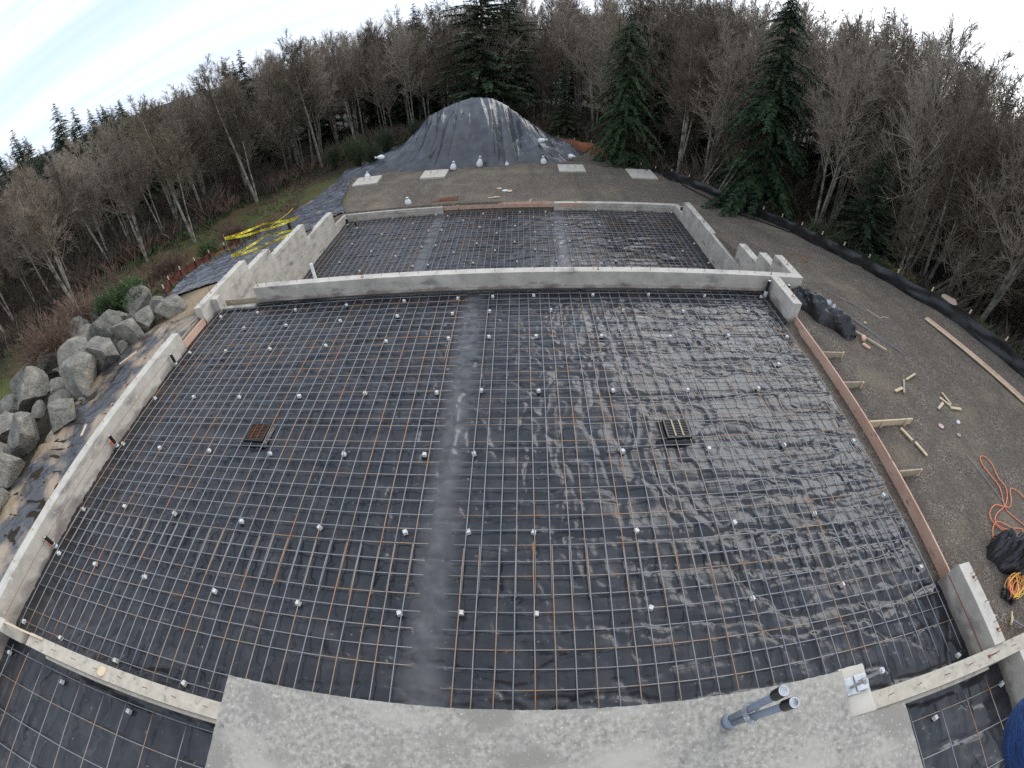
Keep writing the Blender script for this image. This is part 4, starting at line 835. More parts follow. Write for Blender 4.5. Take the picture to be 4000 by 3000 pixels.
hp = heap('black plastic bag full of orange and yellow cords on the right gravel', [(11.2, 1.35, 0), (11.5, .9, 0), (11.6, .35, 0)], .5, .50, 13, name='cord_bag')
heap('small black plastic scraps on the gravel below the cord bag', [(10.75, .22, 0), (10.95, -.1, 0)], .12, .10, 21, name='plastic_scrap')
def cord(label, pts, mt, r=.014, z=.03, closed=False):
    P = [Vector((x, y, G(x, y) + z + (q[0] if q else 0))) for x, y, *q in pts]; o = []
    for i in range(len(P) - 1):
        p0 = P[max(i - 1, 0)]; p1 = P[i]; p2 = P[i + 1]; p3 = P[min(i + 2, len(P) - 1)]
        for s_ in range(6): t = s_ / 6; o.append(.5 * ((2 * p1) + (-p0 + p2) * t + (2 * p0 - 5 * p1 + 4 * p2 - p3) * t * t + (-p0 + 3 * p1 - 3 * p2 + p3) * t ** 3))
    o.append(P[-1]); return tag(MB().tube(o, r, 6).build('extension_cord', mt, smooth=True), label, 'cord')
cord('orange extension cord looping widely across the gravel above the black bag', [(12.33, 1.2), (12.63, 1.39), (12.33, 1.49), (11.99, 1.53), (11.78, 1.75), (11.99, 1.95), (12.51, 2.11), (12.86, 2.38), (13.0, 2.63), (12.95, 2.92), (13.06, 3.3), (13.0, 3.57), (12.8, 3.62), (12.66, 3.38), (12.71, 3.0), (12.74, 2.61), (12.47, 2.07), (12.58, 1.77), (12.95, 1.3)], cordO)
cord('second orange extension cord strand snaking right out of the picture', [(14.2, 1.8), (13.5, 2.17), (13.4, 2.35), (13.22, 2.51), (13.07, 2.48), (12.87, 2.22), (12.65, 2.04), (12.42, 2.08), (12.12, 2.18), (11.77, 2.04), (11.66, 1.82), (11.84, 1.53), (12.31, 1.3), (12.5, 1.1)], cordO, z=.05)
cord('orange cord strand curving into the left side of the black bag', [(11.0, .9), (11.19, 1.02), (11.3, 1.31), (11.5, 1.6), (11.78, 1.75), (12.02, 1.65), (12.28, 1.43)], cordO, z=.06)
for k, (mt, lb) in enumerate(((cordO, 'orange'), (cordY, 'yellow'))):
    rr = random.Random(k + 4); pts = []
    for i in range(34):
        a = i * 1.25; pts.append((11.12 + .30 * math.cos(a) + rr.uniform(-.08, .08) + .05 * k, .22 + .20 * math.sin(a * 1.03) + rr.uniform(-.07, .07) - .04 * k, rr.uniform(.02, .22)))
    cord('%s cord coils spilling out of the black plastic bag' % lb, pts, mt, .012)
cord('thin pale string lying on the gravel right of the loose rebar', [(13.0, 10.2), (13.15, 9.9), (13.3, 9.72), (13.5, 9.8), (13.7, 9.72)], woodP, .012)
hm = empty('hammer', 'hammer with pale head and grey handle lying at the right wall corner', 'hammer'); zz_ = -.03
MB().tube([(10.62, -.42, zz_), (10.98, -.78, zz_ + .02)], [.018, .022], 8).build('handle', greyp, hm, smooth=True)
MB().tube([(10.50, -.52, zz_), (10.60, -.43, zz_ + .01), (10.70, -.30, zz_), (10.76, -.26, zz_ - .01)], [.028, .03, .02, .008], 8).build('head', woodP, hm, smooth=True)
tag(heap('clear plastic wrap with pink tape at the end of the pier wall', [(9.62, .1, 0), (9.66, -.45, 0)], .10, .30, 31, sandb, 'plastic_wrap'))
cord('pink ribbon on the clear plastic wrap by the pier wall', [(9.56, -.1, .35), (9.63, -.22, .36), (9.58, -.35, .36), (9.68, -.46, .34), (9.58, -.5, .33)], mat('pink_ribbon', [(.4, (.75, .08, .16)), (.6, (.85, .15, .25))], 5, .6), .02)
# stump
sm = MB(); n = 22; rr = random.Random(2); rads = [rr.uniform(.9, 1.12) for _ in range(n)]; z0 = G(18.95, 11.6)
for z, s_ in ((z0 - .4, .62), (z0 + .05, .50), (z0 + .45, .42), (z0 + .72, .40)):
    for k in range(n): a = 2 * math.pi * k / n; sm.v.append((18.95 + s_ * rads[k] * math.cos(a), 11.6 + s_ * rads[k] * math.sin(a), z))
for i in range(3):
    for k in range(n): a = i * n + k; b = i * n + (k + 1) % n; sm.f.append((a, b, b + n, a + n))
bark = mat('bark', [(.3, (.035, .028, .02)), (.7, (.10, .08, .06))], 6, .95, .8, 20)
st = empty('tree_stump', 'cut tree stump with pale top just beyond the right silt fence', 'stump')
sm.build('trunk', bark, st, smooth=True)
tp = MB(); tp.v = [(18.95 + .395 * rads[k] * math.cos(2 * math.pi * k / n), 11.6 + .395 * rads[k] * math.sin(2 * math.pi * k / n), z0 + .73) for k in range(n)]; tp.f = [tuple(range(n))]; tp.build('cut_face', mat('cut_wood', [(.3, (.42, .30, .22)), (.7, (.60, .47, .38))], 9, .8), st)
# ---------------------------------------------------------------- trees
bark_pale = mat('alder_bark', [(.35, (.13, .115, .09)), (.5, (.25, .225, .18)), (.62, (.36, .33, .275))], 2.2, .9, .4, 12, coord='obj', rrand=.25, extra=spots((.05, .05, .035), 1.6, .5, .66), bdist=.02)
bark_dark = mat('dark_bark', [(.35, (.045, .038, .028)), (.65, (.12, .10, .075))], 2.2, .95, .4, 12, coord='obj', rrand=.3)
twig = mat('twigs', [(.30, (.115, .088, .064)), (.5, (.21, .165, .125)), (.7, (.33, .28, .22))], .35, .9, coord='obj', rrand=.55)
twig_g = mat('mossy_twigs', [(.30, (.085, .07, .045)), (.5, (.16, .135, .09)), (.7, (.26, .22, .16))], .35, .9, coord='obj', rrand=.5)
needle = mat('needles', [(.30, (.012, .021, .012)), (.5, (.024, .040, .020)), (.7, (.048, .066, .030))], 1.3, .75, coord='obj', rrand=.35, spec=.3)
needle_l = mat('light_needles', [(.30, (.018, .034, .014)), (.5, (.042, .068, .026)), (.7, (.09, .115, .042))], 1.2, .75, coord='obj', rrand=.15, spec=.3)
broom = mat('broom_green', [(.3, (.03, .045, .018)), (.7, (.085, .11, .045))], 3, .8, coord='obj', rrand=.4)
redtw = mat('red_twigs', [(.3, (.09, .055, .04)), (.7, (.22, .14, .105))], 3, .9, coord='obj', rrand=.3)
fernm = mat('fern_green', [(.3, (.025, .05, .016)), (.7, (.075, .115, .035))], 5, .8, coord='obj', rrand=.4)
golden = mat('golden_twigs', [(.3, (.10, .08, .03)), (.7, (.20, .165, .07))], 5, .8, coord='obj')

class TB:                                     # fast tube collector
    def __init__(s): s.V = []; s.F = []; s.n = 0
    def tube(s, P, r0, r1, k=3):
        P = np.asarray(P, float); n = len(P); d = np.gradient(P, axis=0); d /= np.linalg.norm(d, axis=1)[:, None] + 1e-9
        a = np.cross(d, [0.31, .17, .93]); a /= np.linalg.norm(a, axis=1)[:, None] + 1e-9; c = np.cross(d, a); rr = np.linspace(r0, r1, n)[:, None]
        V = np.concatenate([P + (a * math.cos(2 * math.pi * q / k) + c * math.sin(2 * math.pi * q / k)) * rr for q in range(k)], 1).reshape(-1, 3)
        s.V.append(V); b = s.n
        for i in range(n - 1):
            for q in range(k): a_ = b + i * k + q; c_ = b + i * k + (q + 1) % k; s.F.append((a_, c_, c_ + k, a_ + k))
        s.n += n * k
    def tri(s, pts): s.V.append(np.asarray(pts, float)); s.F.append((s.n, s.n + 1, s.n + 2)); s.n += 3
    def mesh(s, name, mt):
        m = bpy.data.meshes.new(name); m.from_pydata(np.concatenate(s.V).tolist(), [], s.F); m.update(); m.materials.append(mt); return m
def bare_tree(seed, H=13.0, stems=1, lowb=.35, spread=1.0, bm=None, tm=None, tw=.014, nb=40, lod=1.0):
    r = np.random.RandomState(seed); T = TB(); C = TB()
    for s_ in range(stems):
        h = H * (1 if s_ == 0 else r.uniform(.75, .97)); az = r.uniform(0, 6.28); lean = (0.015 if stems == 1 else r.uniform(.05, .12))
        n = 10; t = np.linspace(0, 1, n); wob = np.cumsum(r.normal(0, .05, (n, 2)), 0)
        wob *= .5; P = np.stack([math.cos(az) * lean * h * t + wob[:, 0], math.sin(az) * lean * h * t + wob[:, 1], h * t - .3], 1)
        r0 = .011 * h * (1.0 if stems == 1 else .8) * r.uniform(.85, 1.15)
        T.tube(P, r0, .015, 6)
        N_ = int(nb / (1 + .35 * (stems - 1)))
        for b in range(N_):
            u = lowb + (1 - lowb) * (b + r.rand()) / N_; p0 = np.array([np.interp(u, t, P[:, k]) for k in range(3)])
            a = r.uniform(0, 6.28); up = r.uniform(.7, 1.9) + (u - .5) * 1.0
            d = np.array([math.cos(a), math.sin(a), up]); d /= np.linalg.norm(d); ln = h * (.25 * (1.08 - u) + .07) * r.uniform(.7, 1.25) * spread
            m = 5; q = np.linspace(0, 1, m); B = p0 + np.outer(q, d) * ln + np.outer(q ** 2, [0, 0, .22 * ln]) + np.cumsum(r.normal(0, .025 * ln, (m, 3)), 0) * q[:, None]
            rb = max(.012, .0075 * ln + .008); C.tube(B, rb, .008, 4)
            for c_ in range(int(9 * lod)):
                v = r.uniform(.25, 1); p1 = np.array([np.interp(v, q, B[:, k]) for k in range(3)]); d2 = d + r.normal(0, .55, 3) + [0, 0, .25]; d2 /= np.linalg.norm(d2); l2 = ln * r.uniform(.25, .5)
                e = p1 + d2 * l2; mid = (p1 + e) / 2 + r.normal(0, .05 * l2, 3); C.tube([p1, mid, e], .009, .006, 3)
                for k_ in range(int(8 * lod)):
                    w_ = r.uniform(.2, 1); p2 = p1 + (e - p1) * w_; d3 = d2 + r.normal(0, .6, 3) + [0, 0, .3]; d3 /= np.linalg.norm(d3); C.tube([p2, p2 + d3 * l2 * r.uniform(.35, .8)], tw * .75, .004, 3)
    return T.mesh('trunk', bm or bark_pale), C.mesh('crown', tm or twig)
def conifer(seed, H=14.0, Rm=2.2, low=.08, droop=.5, step=.34, per=7, spr=12, bm=None, nm=None, dense=1.0, lace=.4, shape=.85, sz=1.0):
    r = np.random.RandomState(seed); T = TB(); C = TB(); T.tube([(0, 0, -.4), (.03, 0, H * .5), (0, .02, H)], .012 * H + .02, .012, 7)
    z = H * low; pz = 0
    while z < H - .1:
        u = z / H; L_ = Rm * ((1 - u) ** shape) * (1 if u > .12 else .6 + u * 3.3) + .12; L_ *= .72 + .56 * float(vn(z * .8 + seed, 3.3))
        for b in range(per if u < .93 else 4):
            if r.rand() < .13: continue
            a = r.uniform(0, 6.28); ln = L_ * r.uniform(.5, 1.25) * (.75 + .5 * float(vn(z * .6 + seed * 1.7, a * 1.1))); rise = r.uniform(.05, .3) * (1 + u)
            m = 5; q = np.linspace(0, 1, m); zc = ln * (rise * q - droop * q ** 2 + .12 * droop * q ** 4)
            B = np.stack([math.cos(a) * ln * q, math.sin(a) * ln * q, z + r.uniform(-.12, .12) + zc], 1); C.tube(B, .016 + .006 * ln, .005, 3)
            k_ = max(3, int(spr * ln / max(Rm, 1) * dense + 3)); tang = np.array([-math.sin(a), math.cos(a), 0])
            for s_ in range(k_):
                v = (s_ + r.rand()) / k_ * .92 + .08; p = np.array([np.interp(v, q, B[:, k]) for k in range(3)]); out_ = np.array([math.cos(a), math.sin(a), 0])
                for sg in (-1, 1):
                    l2 = sz * (.20 + .42 * ln * .4 * (1 - v * .6)) * r.uniform(.6, 1.2); dd = tang * sg * r.uniform(.5, 1) + out_ * r.uniform(.3, .8) + np.array([0, 0, -lace * r.uniform(.3, 1.4)]); dd /= np.linalg.norm(dd)
                    e = p + dd * l2; w2 = np.cross(dd, [0, 0, 1.0]) + r.normal(0, .35, 3); w2 = w2 / (np.linalg.norm(w2) + 1e-6) * l2 * .20
                    md = p + dd * l2 * .45
                    C.V.append(np.array([p, md + w2, e, md - w2])); C.F.append((C.n, C.n + 1, C.n + 2, C.n + 3)); C.n += 4
                    dd2 = dd + np.array([0, 0, -.6]) + r.normal(0, .3, 3); dd2 /= np.linalg.norm(dd2); e2 = md + dd2 * l2 * .6; C.tri([md - w2 * .5, md + w2 * .6, e2])
        z += step * r.uniform(.75, 1.25) * (1 if u < .8 else .7)
    return T.mesh('trunk', bm or bark_dark), C.mesh('crown', nm or needle)
def place(meshes, x, y, z, s, rz, name, label, cat, group, sxy=None, tilt=(0, 0)):
    r = bpy.data.objects.new(name, None); COL.objects.link(r); r.location = (x, y, z); r.rotation_euler = (tilt[0], tilt[1], rz); r.scale = (sxy or s, sxy or s, s); r.empty_display_size = .2; tag(r, label, cat, group)
    for m, nm in zip(meshes, ('trunk', 'crown')):
        c = bpy.data.objects.new(nm, m); COL.objects.link(c); c.parent = r
    return r
CX, CY = 1.157, -1.253
def pol(az, d): return CX + d * math.sin(R(az)), CY + d * math.cos(R(az))
RE = [(-82, 38), (-60, 40), (-45, 41.5), (-30, 46), (-20, 50), (-8, 50), (2, 50), (8, 45), (14, 39), (20, 34.5), (27, 31), (34, 28), (46, 25), (60, 22.5), (82, 21)]
EL = [(-82, -1.2), (-60, -.9), (-50, -.5), (-43, .8), (-36, 1.0), (-31, 2.2), (-25, 2.4), (-17, 2.8), (-12, 3.8), (0, 5.2), (13, 5.3), (24, 5.4), (32, 5.8), (38, 6.4), (46, 6.8), (53, 5.6), (65, 5), (82, 4.5)]
ip = lambda t, v: float(np.interp(v, [a for a, b in t], [b for a, b in t]))
bare = [bare_tree(101, stems=1, lowb=.45, nb=42), bare_tree(102, stems=3, lowb=.42, nb=44), bare_tree(103, stems=2, lowb=.48, spread=1.05, nb=42), bare_tree(104, stems=4, lowb=.40, spread=.95, nb=44), bare_tree(105, stems=1, lowb=.3, spread=1.2, bm=bark_dark, tm=twig, nb=46), bare_tree(106, stems=3, lowb=.46, spread=1.0, nb=44), bare_tree(107, stems=4, lowb=.2, spread=.95, bm=bark_dark, tm=twig_g, nb=46), bare_tree(108, stems=2, lowb=.58, spread=.8, nb=34)]
rt = random.Random(42); count = 0
CON_AZ = []
def floorz(x, y): return G(x, y)
pts_ = []
for k in range(268):
    for _ in range(12):
        az = rt.uniform(-80, 80); d = ip(RE, az) + 1.2 + (rt.random() ** 1.5) * 27
        x, y = pol(az, d)
        if all((x - a) ** 2 + (y - b) ** 2 > 1.9 for a, b in pts_): break
    if 24.5 < az < 33.5 and d < 35: continue
    if 8.5 < az < 15.5 and d < 42: d += 6; x, y = pol(az, d)
    pts_.append((x, y)); right = az > 12
    zb = floorz(x, y); top = 7.1 + d * math.tan(R(ip(EL, az) + rt.uniform(-.9, .5))); H = max(7.0, top - zb) * rt.uniform(.86, 1.0)
    if d < ip(RE, az) + 6 and not right and rt.random() < .4: H *= rt.uniform(.82, .96)
    v = rt.choice((4, 6, 6, 4, 1, 3, 2)) if right else rt.choice((0, 1, 2, 3, 5, 7, 4, 6))
    s_ = H / 13
    side = 'right' if right else ('left' if az < -25 else 'back')
    rowd = 'front' if d < ip(RE, az) + 7 else ('middle' if d < ip(RE, az) + 15 else 'back')
    zn = [(-62, 'at the left picture edge above the boulders'), (-54, 'behind the boulder pile at left'), (-48, 'left of the bright white trunked tree'), (-42, 'around the bright white trunked tree'), (-36, 'behind the taped stakes'), (-30, 'beneath the pair of conifer spires'), (-24, 'above the far end of the grassy clearing'), (-17, 'just left of the tarp mound'), (-9, 'behind the left half of the tarp mound'), (-2, 'around the foot of the huge fir'), (5, 'behind the peak of the tarp mound'), (11, 'between huge fir and light green hemlock'), (18, 'right of the light green hemlock'), (25, 'between hemlock and big drooping cedar'), (33, 'behind the big drooping cedar'), (40, 'just right of the big drooping cedar'), (47, 'beneath the tall conifer against bright sky'), (54, 'behind the golden shrubs and stump'), (90, 'at the right picture edge')]
    zt = [q for a, q in zn if az <= a][0]; tone = 'pale trunked' if v in (0, 1, 2, 3, 5, 7) else 'dark trunked'
    ns = 'slender' if v in (7, 0) else ('forked' if v in (1, 5) else ('many stemmed' if v in (3, 6) else 'spreading'))
    zl = zr = zb_ = 'leafless %s %s tree, %s row, %s' % (tone, ns, rowd, zt)
    lb, gp = {'left': (zl, 'bare trees of the surrounding woods'),
              'back': (zl, 'bare trees of the surrounding woods'),
              'right': (zl, 'bare trees of the surrounding woods')}[side]
    place(bare[v], x, y, zb, s_, rt.uniform(0, 6.28), 'bare_tree', lb, 'tree', gp, sxy=s_ * rt.uniform(.85, 1.15), tilt=(rt.uniform(-.035, .035), rt.uniform(-.035, .035)))
# special bare trees
white = bare_tree(201, stems=2, lowb=.42, spread=1.0, nb=46, tm=twig_g)
for az, d, H, lb in ((-41.5, 38.5, 10.6, 'leafless tree with two bright white trunks standing at the edge of the left clearing'), (-47.5, 39.5, 10.2, 'wide fan shaped leafless tree left of the white trunked one'), (-57, 37, 11.0, 'large spreading leafless tree at the far left edge of the photo'), (-33, 44, 12.2, 'tall fan shaped leafless tree with pale trunk at the middle of the left woods'), (-24.5, 47.5, 12.2, 'pale leafless tree with forked trunk at the right end of the left clearing')):
    x, y = pol(az, d); place(white if az in (-41.5, -24.5, -33) else bare[3], x, y, floorz(x, y), H / 13, az * .1, 'bare_tree', lb, 'tree', None, sxy=H / 13 * 1.2)
lean = bare_tree(203, H=7.5, stems=4, lowb=.3, spread=1.1, nb=30, bm=bark_pale, tm=twig_g)
for az, d, s_, tl, lb in ((24.2, 31, 1.0, (.1, .42), 'leaning pale leafless tree left of the big dark cedar'), (21.8, 33.5, .8, (.1, .5), 'second leaning thin leafless tree behind the gravel, left of the first leaning one'), (48, 21.8, .62, (.0, -.3), 'bare arching shrub just behind the right silt fence')):
    x, y = pol(az, d); place(lean, x, y, floorz(x, y), s_, .4, 'leaning_tree', lb, 'tree', None, tilt=tl)
# conifers
big = conifer(301, H=14.6, Rm=4.2, low=.02, droop=.8, step=.27, per=9, spr=34, dense=1.5, lace=.7, shape=.80, nm=mat('cedar_foliage', [(.30, (.009, .020, .010)), (.5, (.020, .040, .016)), (.7, (.050, .080, .028))], 1.1, .75, coord='obj', spec=.3), sz=.62)
x, y = pol(29.1, 31); place(big, x, y, floorz(x, y), 1.0, 0, 'cedar_tree', 'tall dark green drooping cedar standing alone behind the right silt fence', 'tree', None)
hem = conifer(302, H=13.0, Rm=3.9, low=.03, droop=.8, step=.34, per=8, spr=30, dense=1.4, lace=.9, shape=.55, nm=needle_l, sz=.62)
x, y = pol(12.2, 37.5); place(hem, x, y, floorz(x, y), .92, 1, 'hemlock_tree', 'light green drooping hemlock right of the tarp mound', 'tree', None)
fir = conifer(303, H=22, Rm=4.9, low=.20, droop=.35, step=.42, per=9, spr=34, dense=1.4, lace=.35, shape=.75, sz=.8)
x, y = pol(-4.2, 50); place(fir, x, y, floorz(x, y), 1.0, 2, 'fir_tree', 'huge dark fir rising out of the picture behind the tarp mound', 'tree', None)
x, y = pol(14.2, 46); place(fir, x, y, floorz(x, y), .85, 4, 'fir_tree', 'dark conifer rising behind the light green hemlock, cut by the top of the picture', 'tree', None)
x, y = pol(-1.2, 53); place(fir, x, y, floorz(x, y), .9, 5, 'fir_tree', 'dark fir close behind the right side of the huge fir', 'tree', None)
cv = [conifer(310 + i, H=14, Rm=rr_, low=.1, droop=dr, step=.34, per=8, spr=22, dense=1.2, lace=.4, sz=.8) for i, (rr_, dr) in enumerate(((3.2, .35), (3.9, .5), (2.7, .25)))]
def con(az, d, el, i, lb, gp=None, wdt=1.0):
    x, y = pol(az, d); z = floorz(x, y); H = 7.1 + d * math.tan(R(el)) - z; place(cv[i], x, y, z, H / 14, az, 'conifer_tree', lb, 'tree', gp, sxy=H / 14 * wdt)
for az, d, el, i, wd_, lb in ((-50.6, 62, 4.0, 1, 1.1, 'tallest dark conifer above the bare trees at far left'), (-55.3, 60, 3.3, 0, 1, 'conifer at the left picture edge, top above the bare trees'), (-57.5, 62, 2.0, 2, 1, 'small conifer top at the very left edge'), (-49.0, 64, 2.9, 1, 1.1, 'dark conifer right beside the tallest far left one'),
                        (-32.8, 62, 2.9, 0, .9, 'left spire of the pair of conifers above the left woods'), (-30.9, 63, 3.2, 1, 1.1, 'fuller right conifer of the pair above the left woods'), (-31.8, 66, 2.2, 1, 1.1, 'low conifer filling between the pair above the left woods'),
                        (-25.2, 64, 2.8, 2, .9, 'leftmost conifer spire in the group of three left of centre'), (-23.8, 65, 2.5, 2, .9, 'middle conifer spire in the group of three left of centre'), (-22.6, 64, 2.6, 0, .9, 'right conifer spire in the group of three left of centre'), (-17.2, 62, 2.2, 0, .9, 'single conifer spire among bare trees left of the fir'),
                        (-13.4, 60, 4.0, 0, 1, 'left conifer of the tall cluster beside the huge fir'), (-11.6, 61, 4.9, 1, 1.1, 'tallest conifer of the cluster beside the huge fir'), (-9.6, 60, 5.0, 2, 1, 'right conifer of the cluster beside the huge fir'),
                        (22.6, 46, 4.9, 1, 1, 'dark conifer behind the bare trees left of the big cedar'), (18.5, 52, 5.5, 1, 1, 'conifer with broken crown at the top edge right of centre'), (34.6, 48, 5.2, 0, .8, 'small conifer top just right of the big cedar'), (39.0, 46, 7.4, 1, 1.15, 'tall conifer against the bright sky right of the big cedar'), (37.2, 50, 5.6, 0, .9, 'conifer close left of the one against the bright sky'),
                        (44.6, 44, 6.6, 0, .8, 'narrow conifer against the bright sky at right'), (47.4, 46, 6.0, 2, .9, 'conifer spire second from the right edge'), (52.3, 44, 4.6, 2, .9, 'small conifer at the right picture edge'), (47.5, 30, -4.2, 1, 1.7, 'low dark green conifer inside the right woods'), (5.0, 47, -2.5, 0, 1.2, 'short dark conifer under the bare trees behind the mound'), (42, 27, -6.5, 1, 1.6, 'short dull green conifer low among right trunks')):
    con(az, d, el, i, lb, wdt=wd_)
for k in range(120):
    az = rt.uniform(-76, -35); con(az, rt.uniform(60, 105), (rt.uniform(.2, 2.2) if az < -44 else rt.uniform(-.3, 1.1)), rt.choice((0, 1, 2)), 'dark conifer in the distant ridge line beyond the left woods', 'distant ridge conifers at left')
for k in range(30):
    az = rt.uniform(-30, 60); con(az, rt.uniform(66, 85), ip(EL, az) - rt.uniform(.6, 2.0), rt.choice((0, 1, 2)), 'dark conifer half hidden behind the bare trees', 'conifers hidden deep in the woods')
# deep woods behind as one mass
DV = []; DF = []; dn = 0
low = [bare_tree(400 + i, stems=1 + i % 3, lowb=.25, nb=26, lod=.62, tw=.02) for i in range(3)]
lowd = [[(np.array([v.co[:] for v in m.vertices]), np.array([tuple(p.vertices) + ((p.vertices[3],) if 0 else ()) for p in m.polygons if len(p.vertices) == 4])) for m in t_] for t_ in low]
rw = np.random.RandomState(9)
for k in range(170):
    az = rw.uniform(-80, 80); d = ip(RE, az) + rw.uniform(24, 40); x, y = pol(az, d); z = floorz(x, y); H = (7.1 + d * math.tan(R(ip(EL, az) - rw.uniform(.6, 2.2))) - z) / 13; a = rw.uniform(0, 6.28)
    for V, F in lowd[k % 3]:
        Q = V * H; X_ = Q[:, 0] * math.cos(a) - Q[:, 1] * math.sin(a) + x; Y_ = Q[:, 0] * math.sin(a) + Q[:, 1] * math.cos(a) + y
        DV.append(np.stack([X_, Y_, Q[:, 2] + z], 1)); DF.append(F + dn); dn += len(V)
m = bpy.data.meshes.new('distant_woods'); m.from_pydata(np.concatenate(DV).tolist(), [], np.concatenate(DF).tolist()); m.update(); m.materials.append(twig)
tag(mkobj('distant_woods', m, None), 'deep brown mass of distant leafless woods behind the nearer trees', 'woods', kind='stuff')
# hill behind so the woods stand against ground
hx = np.linspace(-86, 86, 90); hd_ = np.linspace(0, 1, 14); HX, HD = np.meshgrid(hx, hd_)
dist = 74 + HD * 160; hh = np.array([[ip(EL, a) for a in hx]] * 14); HZ = -4 + np.clip(HD * 3, 0, 1) * (11 + dist * np.tan(np.radians(hh - 9.5)) ) + (fbm(HX * .3, HD * 8, 4) - .5) * 5
hm_ = gridmesh('hills', CX + dist * np.sin(np.radians(HX)), CY + dist * np.cos(np.radians(HX)), HZ)
tag(mkobj('hills', hm_, mat('wooded_hill', [(.3, (.02, .025, .014)), (.55, (.05, .045, .03)), (.75, (.09, .07, .05))], .5, .95, .8, 2)), kind='structure')
# undergrowth
def scatter(name, label, n, az0, az1, din, dout, hmin, hmax, mt, seed, cond=None, blades=5, lean_=.5, wdt=.03, cat='undergrowth'):
    r = np.random.RandomState(seed); V = []; F = []; k = 0
    for i in range(n):
        az = r.uniform(az0, az1); e = ip(RE, az); d = e + r.uniform(din, dout); x, y = pol(az, d)
        if cond and not cond(x, y): continue
        z = floorz(x, y) - .05; s_ = float(fbm(x * .35, y * .35, 3)) * 1.6
        h0 = r.uniform(hmin, hmax) * s_
        for b in range(blades):
            a = r.uniform(0, 6.28); l_ = r.uniform(.1, lean_) * h0; bx, by = x + r.normal(0, .12), y + r.normal(0, .12); w_ = wdt * r.uniform(.6, 1.4); ca, sa = math.cos(a + 1.57) * w_, math.sin(a + 1.57) * w_
            V += [(bx - ca, by - sa, z), (bx + ca, by + sa, z), (bx + math.cos(a) * l_ * .5 + ca * .6, by + math.sin(a) * l_ * .5 + sa * .6, z + h0 * .6), (bx + math.cos(a) * l_, by + math.sin(a) * l_, z + h0 * r.uniform(.8, 1.1))]
            F += [(k, k + 1, k + 2), (k, k + 2, k + 3)]; k += 4
    m = bpy.data.meshes.new(name); m.from_pydata(V, [], F); m.update(); m.materials.append(mt); return tag(mkobj(name, m, None), label, cat, kind='stuff')
scatter('undergrowth', 'tangled brown brush covering the forest floor', 9000, -80, 80, 0, 22, .5, 2.6, bark_dark, 1, blades=6, lean_=.8, wdt=.018)
scatter('undergrowth', 'pale reddish dead stems along the foot of the woods', 4200, -80, 80, -.5, 10, .4, 2.0, redtw, 2, blades=6, lean_=.7, wdt=.012)
scatter('undergrowth', 'green ferns and brambles at the foot of the woods', 2600, -80, 80, -2, 9, .2, .9, fernm, 3, blades=7, lean_=1.2, wdt=.05)
outp = lambda x, y: (x < float(I(XL, y)) - 4.2 or x > float(I(XR, y)) + .7 or y > 46)
scatter('grass', 'short green and brown grass on the slope left of the plastic sheets', 9000, -64, -14, -26, 1, .06, .26, fernm, 4, cond=lambda x, y: outp(x, y) and float(fbm(x * .2, y * .2, 3)) > .5 and not (x > -20 and y < 13.5), blades=5, lean_=1.2, wdt=.02, cat='grass')
scatter('dead_bracken', 'rusty brown dead bracken on the slope left of the plastic sheets', 3200, -70, -14, -26, 2, .12, .5, redtw, 5, cond=lambda x, y: outp(x, y) and not (x > -20.5 and y < 13.5), blades=6, lean_=1.3, wdt=.022)
scatter('grass', 'rough grass and weeds just beyond the right silt fence', 5200, 10, 76, -9, 2, .15, .7, broom, 6, cond=lambda x, y: x > float(I(XR, y)) + .6, blades=6, lean_=.9, wdt=.016, cat='grass')
def bush(seed, h, r_, n, mt, up=1.0, w_=.008, fol=None):
    r = np.random.RandomState(seed); C = TB()
    for i in range(n):
        a = r.uniform(0, 6.28); l_ = r.uniform(.2, 1) * r_; e = np.array([math.cos(a) * l_, math.sin(a) * l_, h * r.uniform(.55, 1.05) * (1 - .3 * (l_ / r_) ** 2)]); b = e * [.15, .15, 0] 
        md = b + (e - b) * .5 + r.normal(0, .06, 3) + [0, 0, .1 * h]; C.tube([b, md, e], w_, w_ * .35, 3)
        for k in range(9):
            q = r.uniform(.35, 1); p = b + (e - b) * q; d = np.array([math.cos(a), math.sin(a), up * 2]) + r.normal(0, .8, 3); d /= np.linalg.norm(d); C.tube([p, p + d * h * .2 * r.uniform(.5, 1.2)], w_ * .8, w_ * .3, 3)
            if fol: 
                f = p + r.normal(0, .07, 3); C.tri([f, f + r.normal(0, .06, 3), f + r.normal(0, .06, 3)])
    return C.mesh('shrub', mt)
bb = bush(1, 2.4, 1.2, 170, broom, 1.6, .012); br = bush(2, 1.7, 1.5, 190, redtw, .6, .011); bg = bush(3, 1.3, 1.0, 150, fernm, .5, .009, True); bo = bush(4, 1.5, .8, 120, golden, 1.2, .01, True)
def shrub(me, az, d, s_, lb, dz=0):
    if az > 35: d += 1.6; s_ *= .8
    x, y = pol(az, d); o = bpy.data.objects.new('shrub', me); COL.objects.link(o); o.location = (x, y, floorz(x, y) + dz); o.scale = (s_,) * 3; o.rotation_euler = (0, 0, az); tag(o, lb, 'shrub')
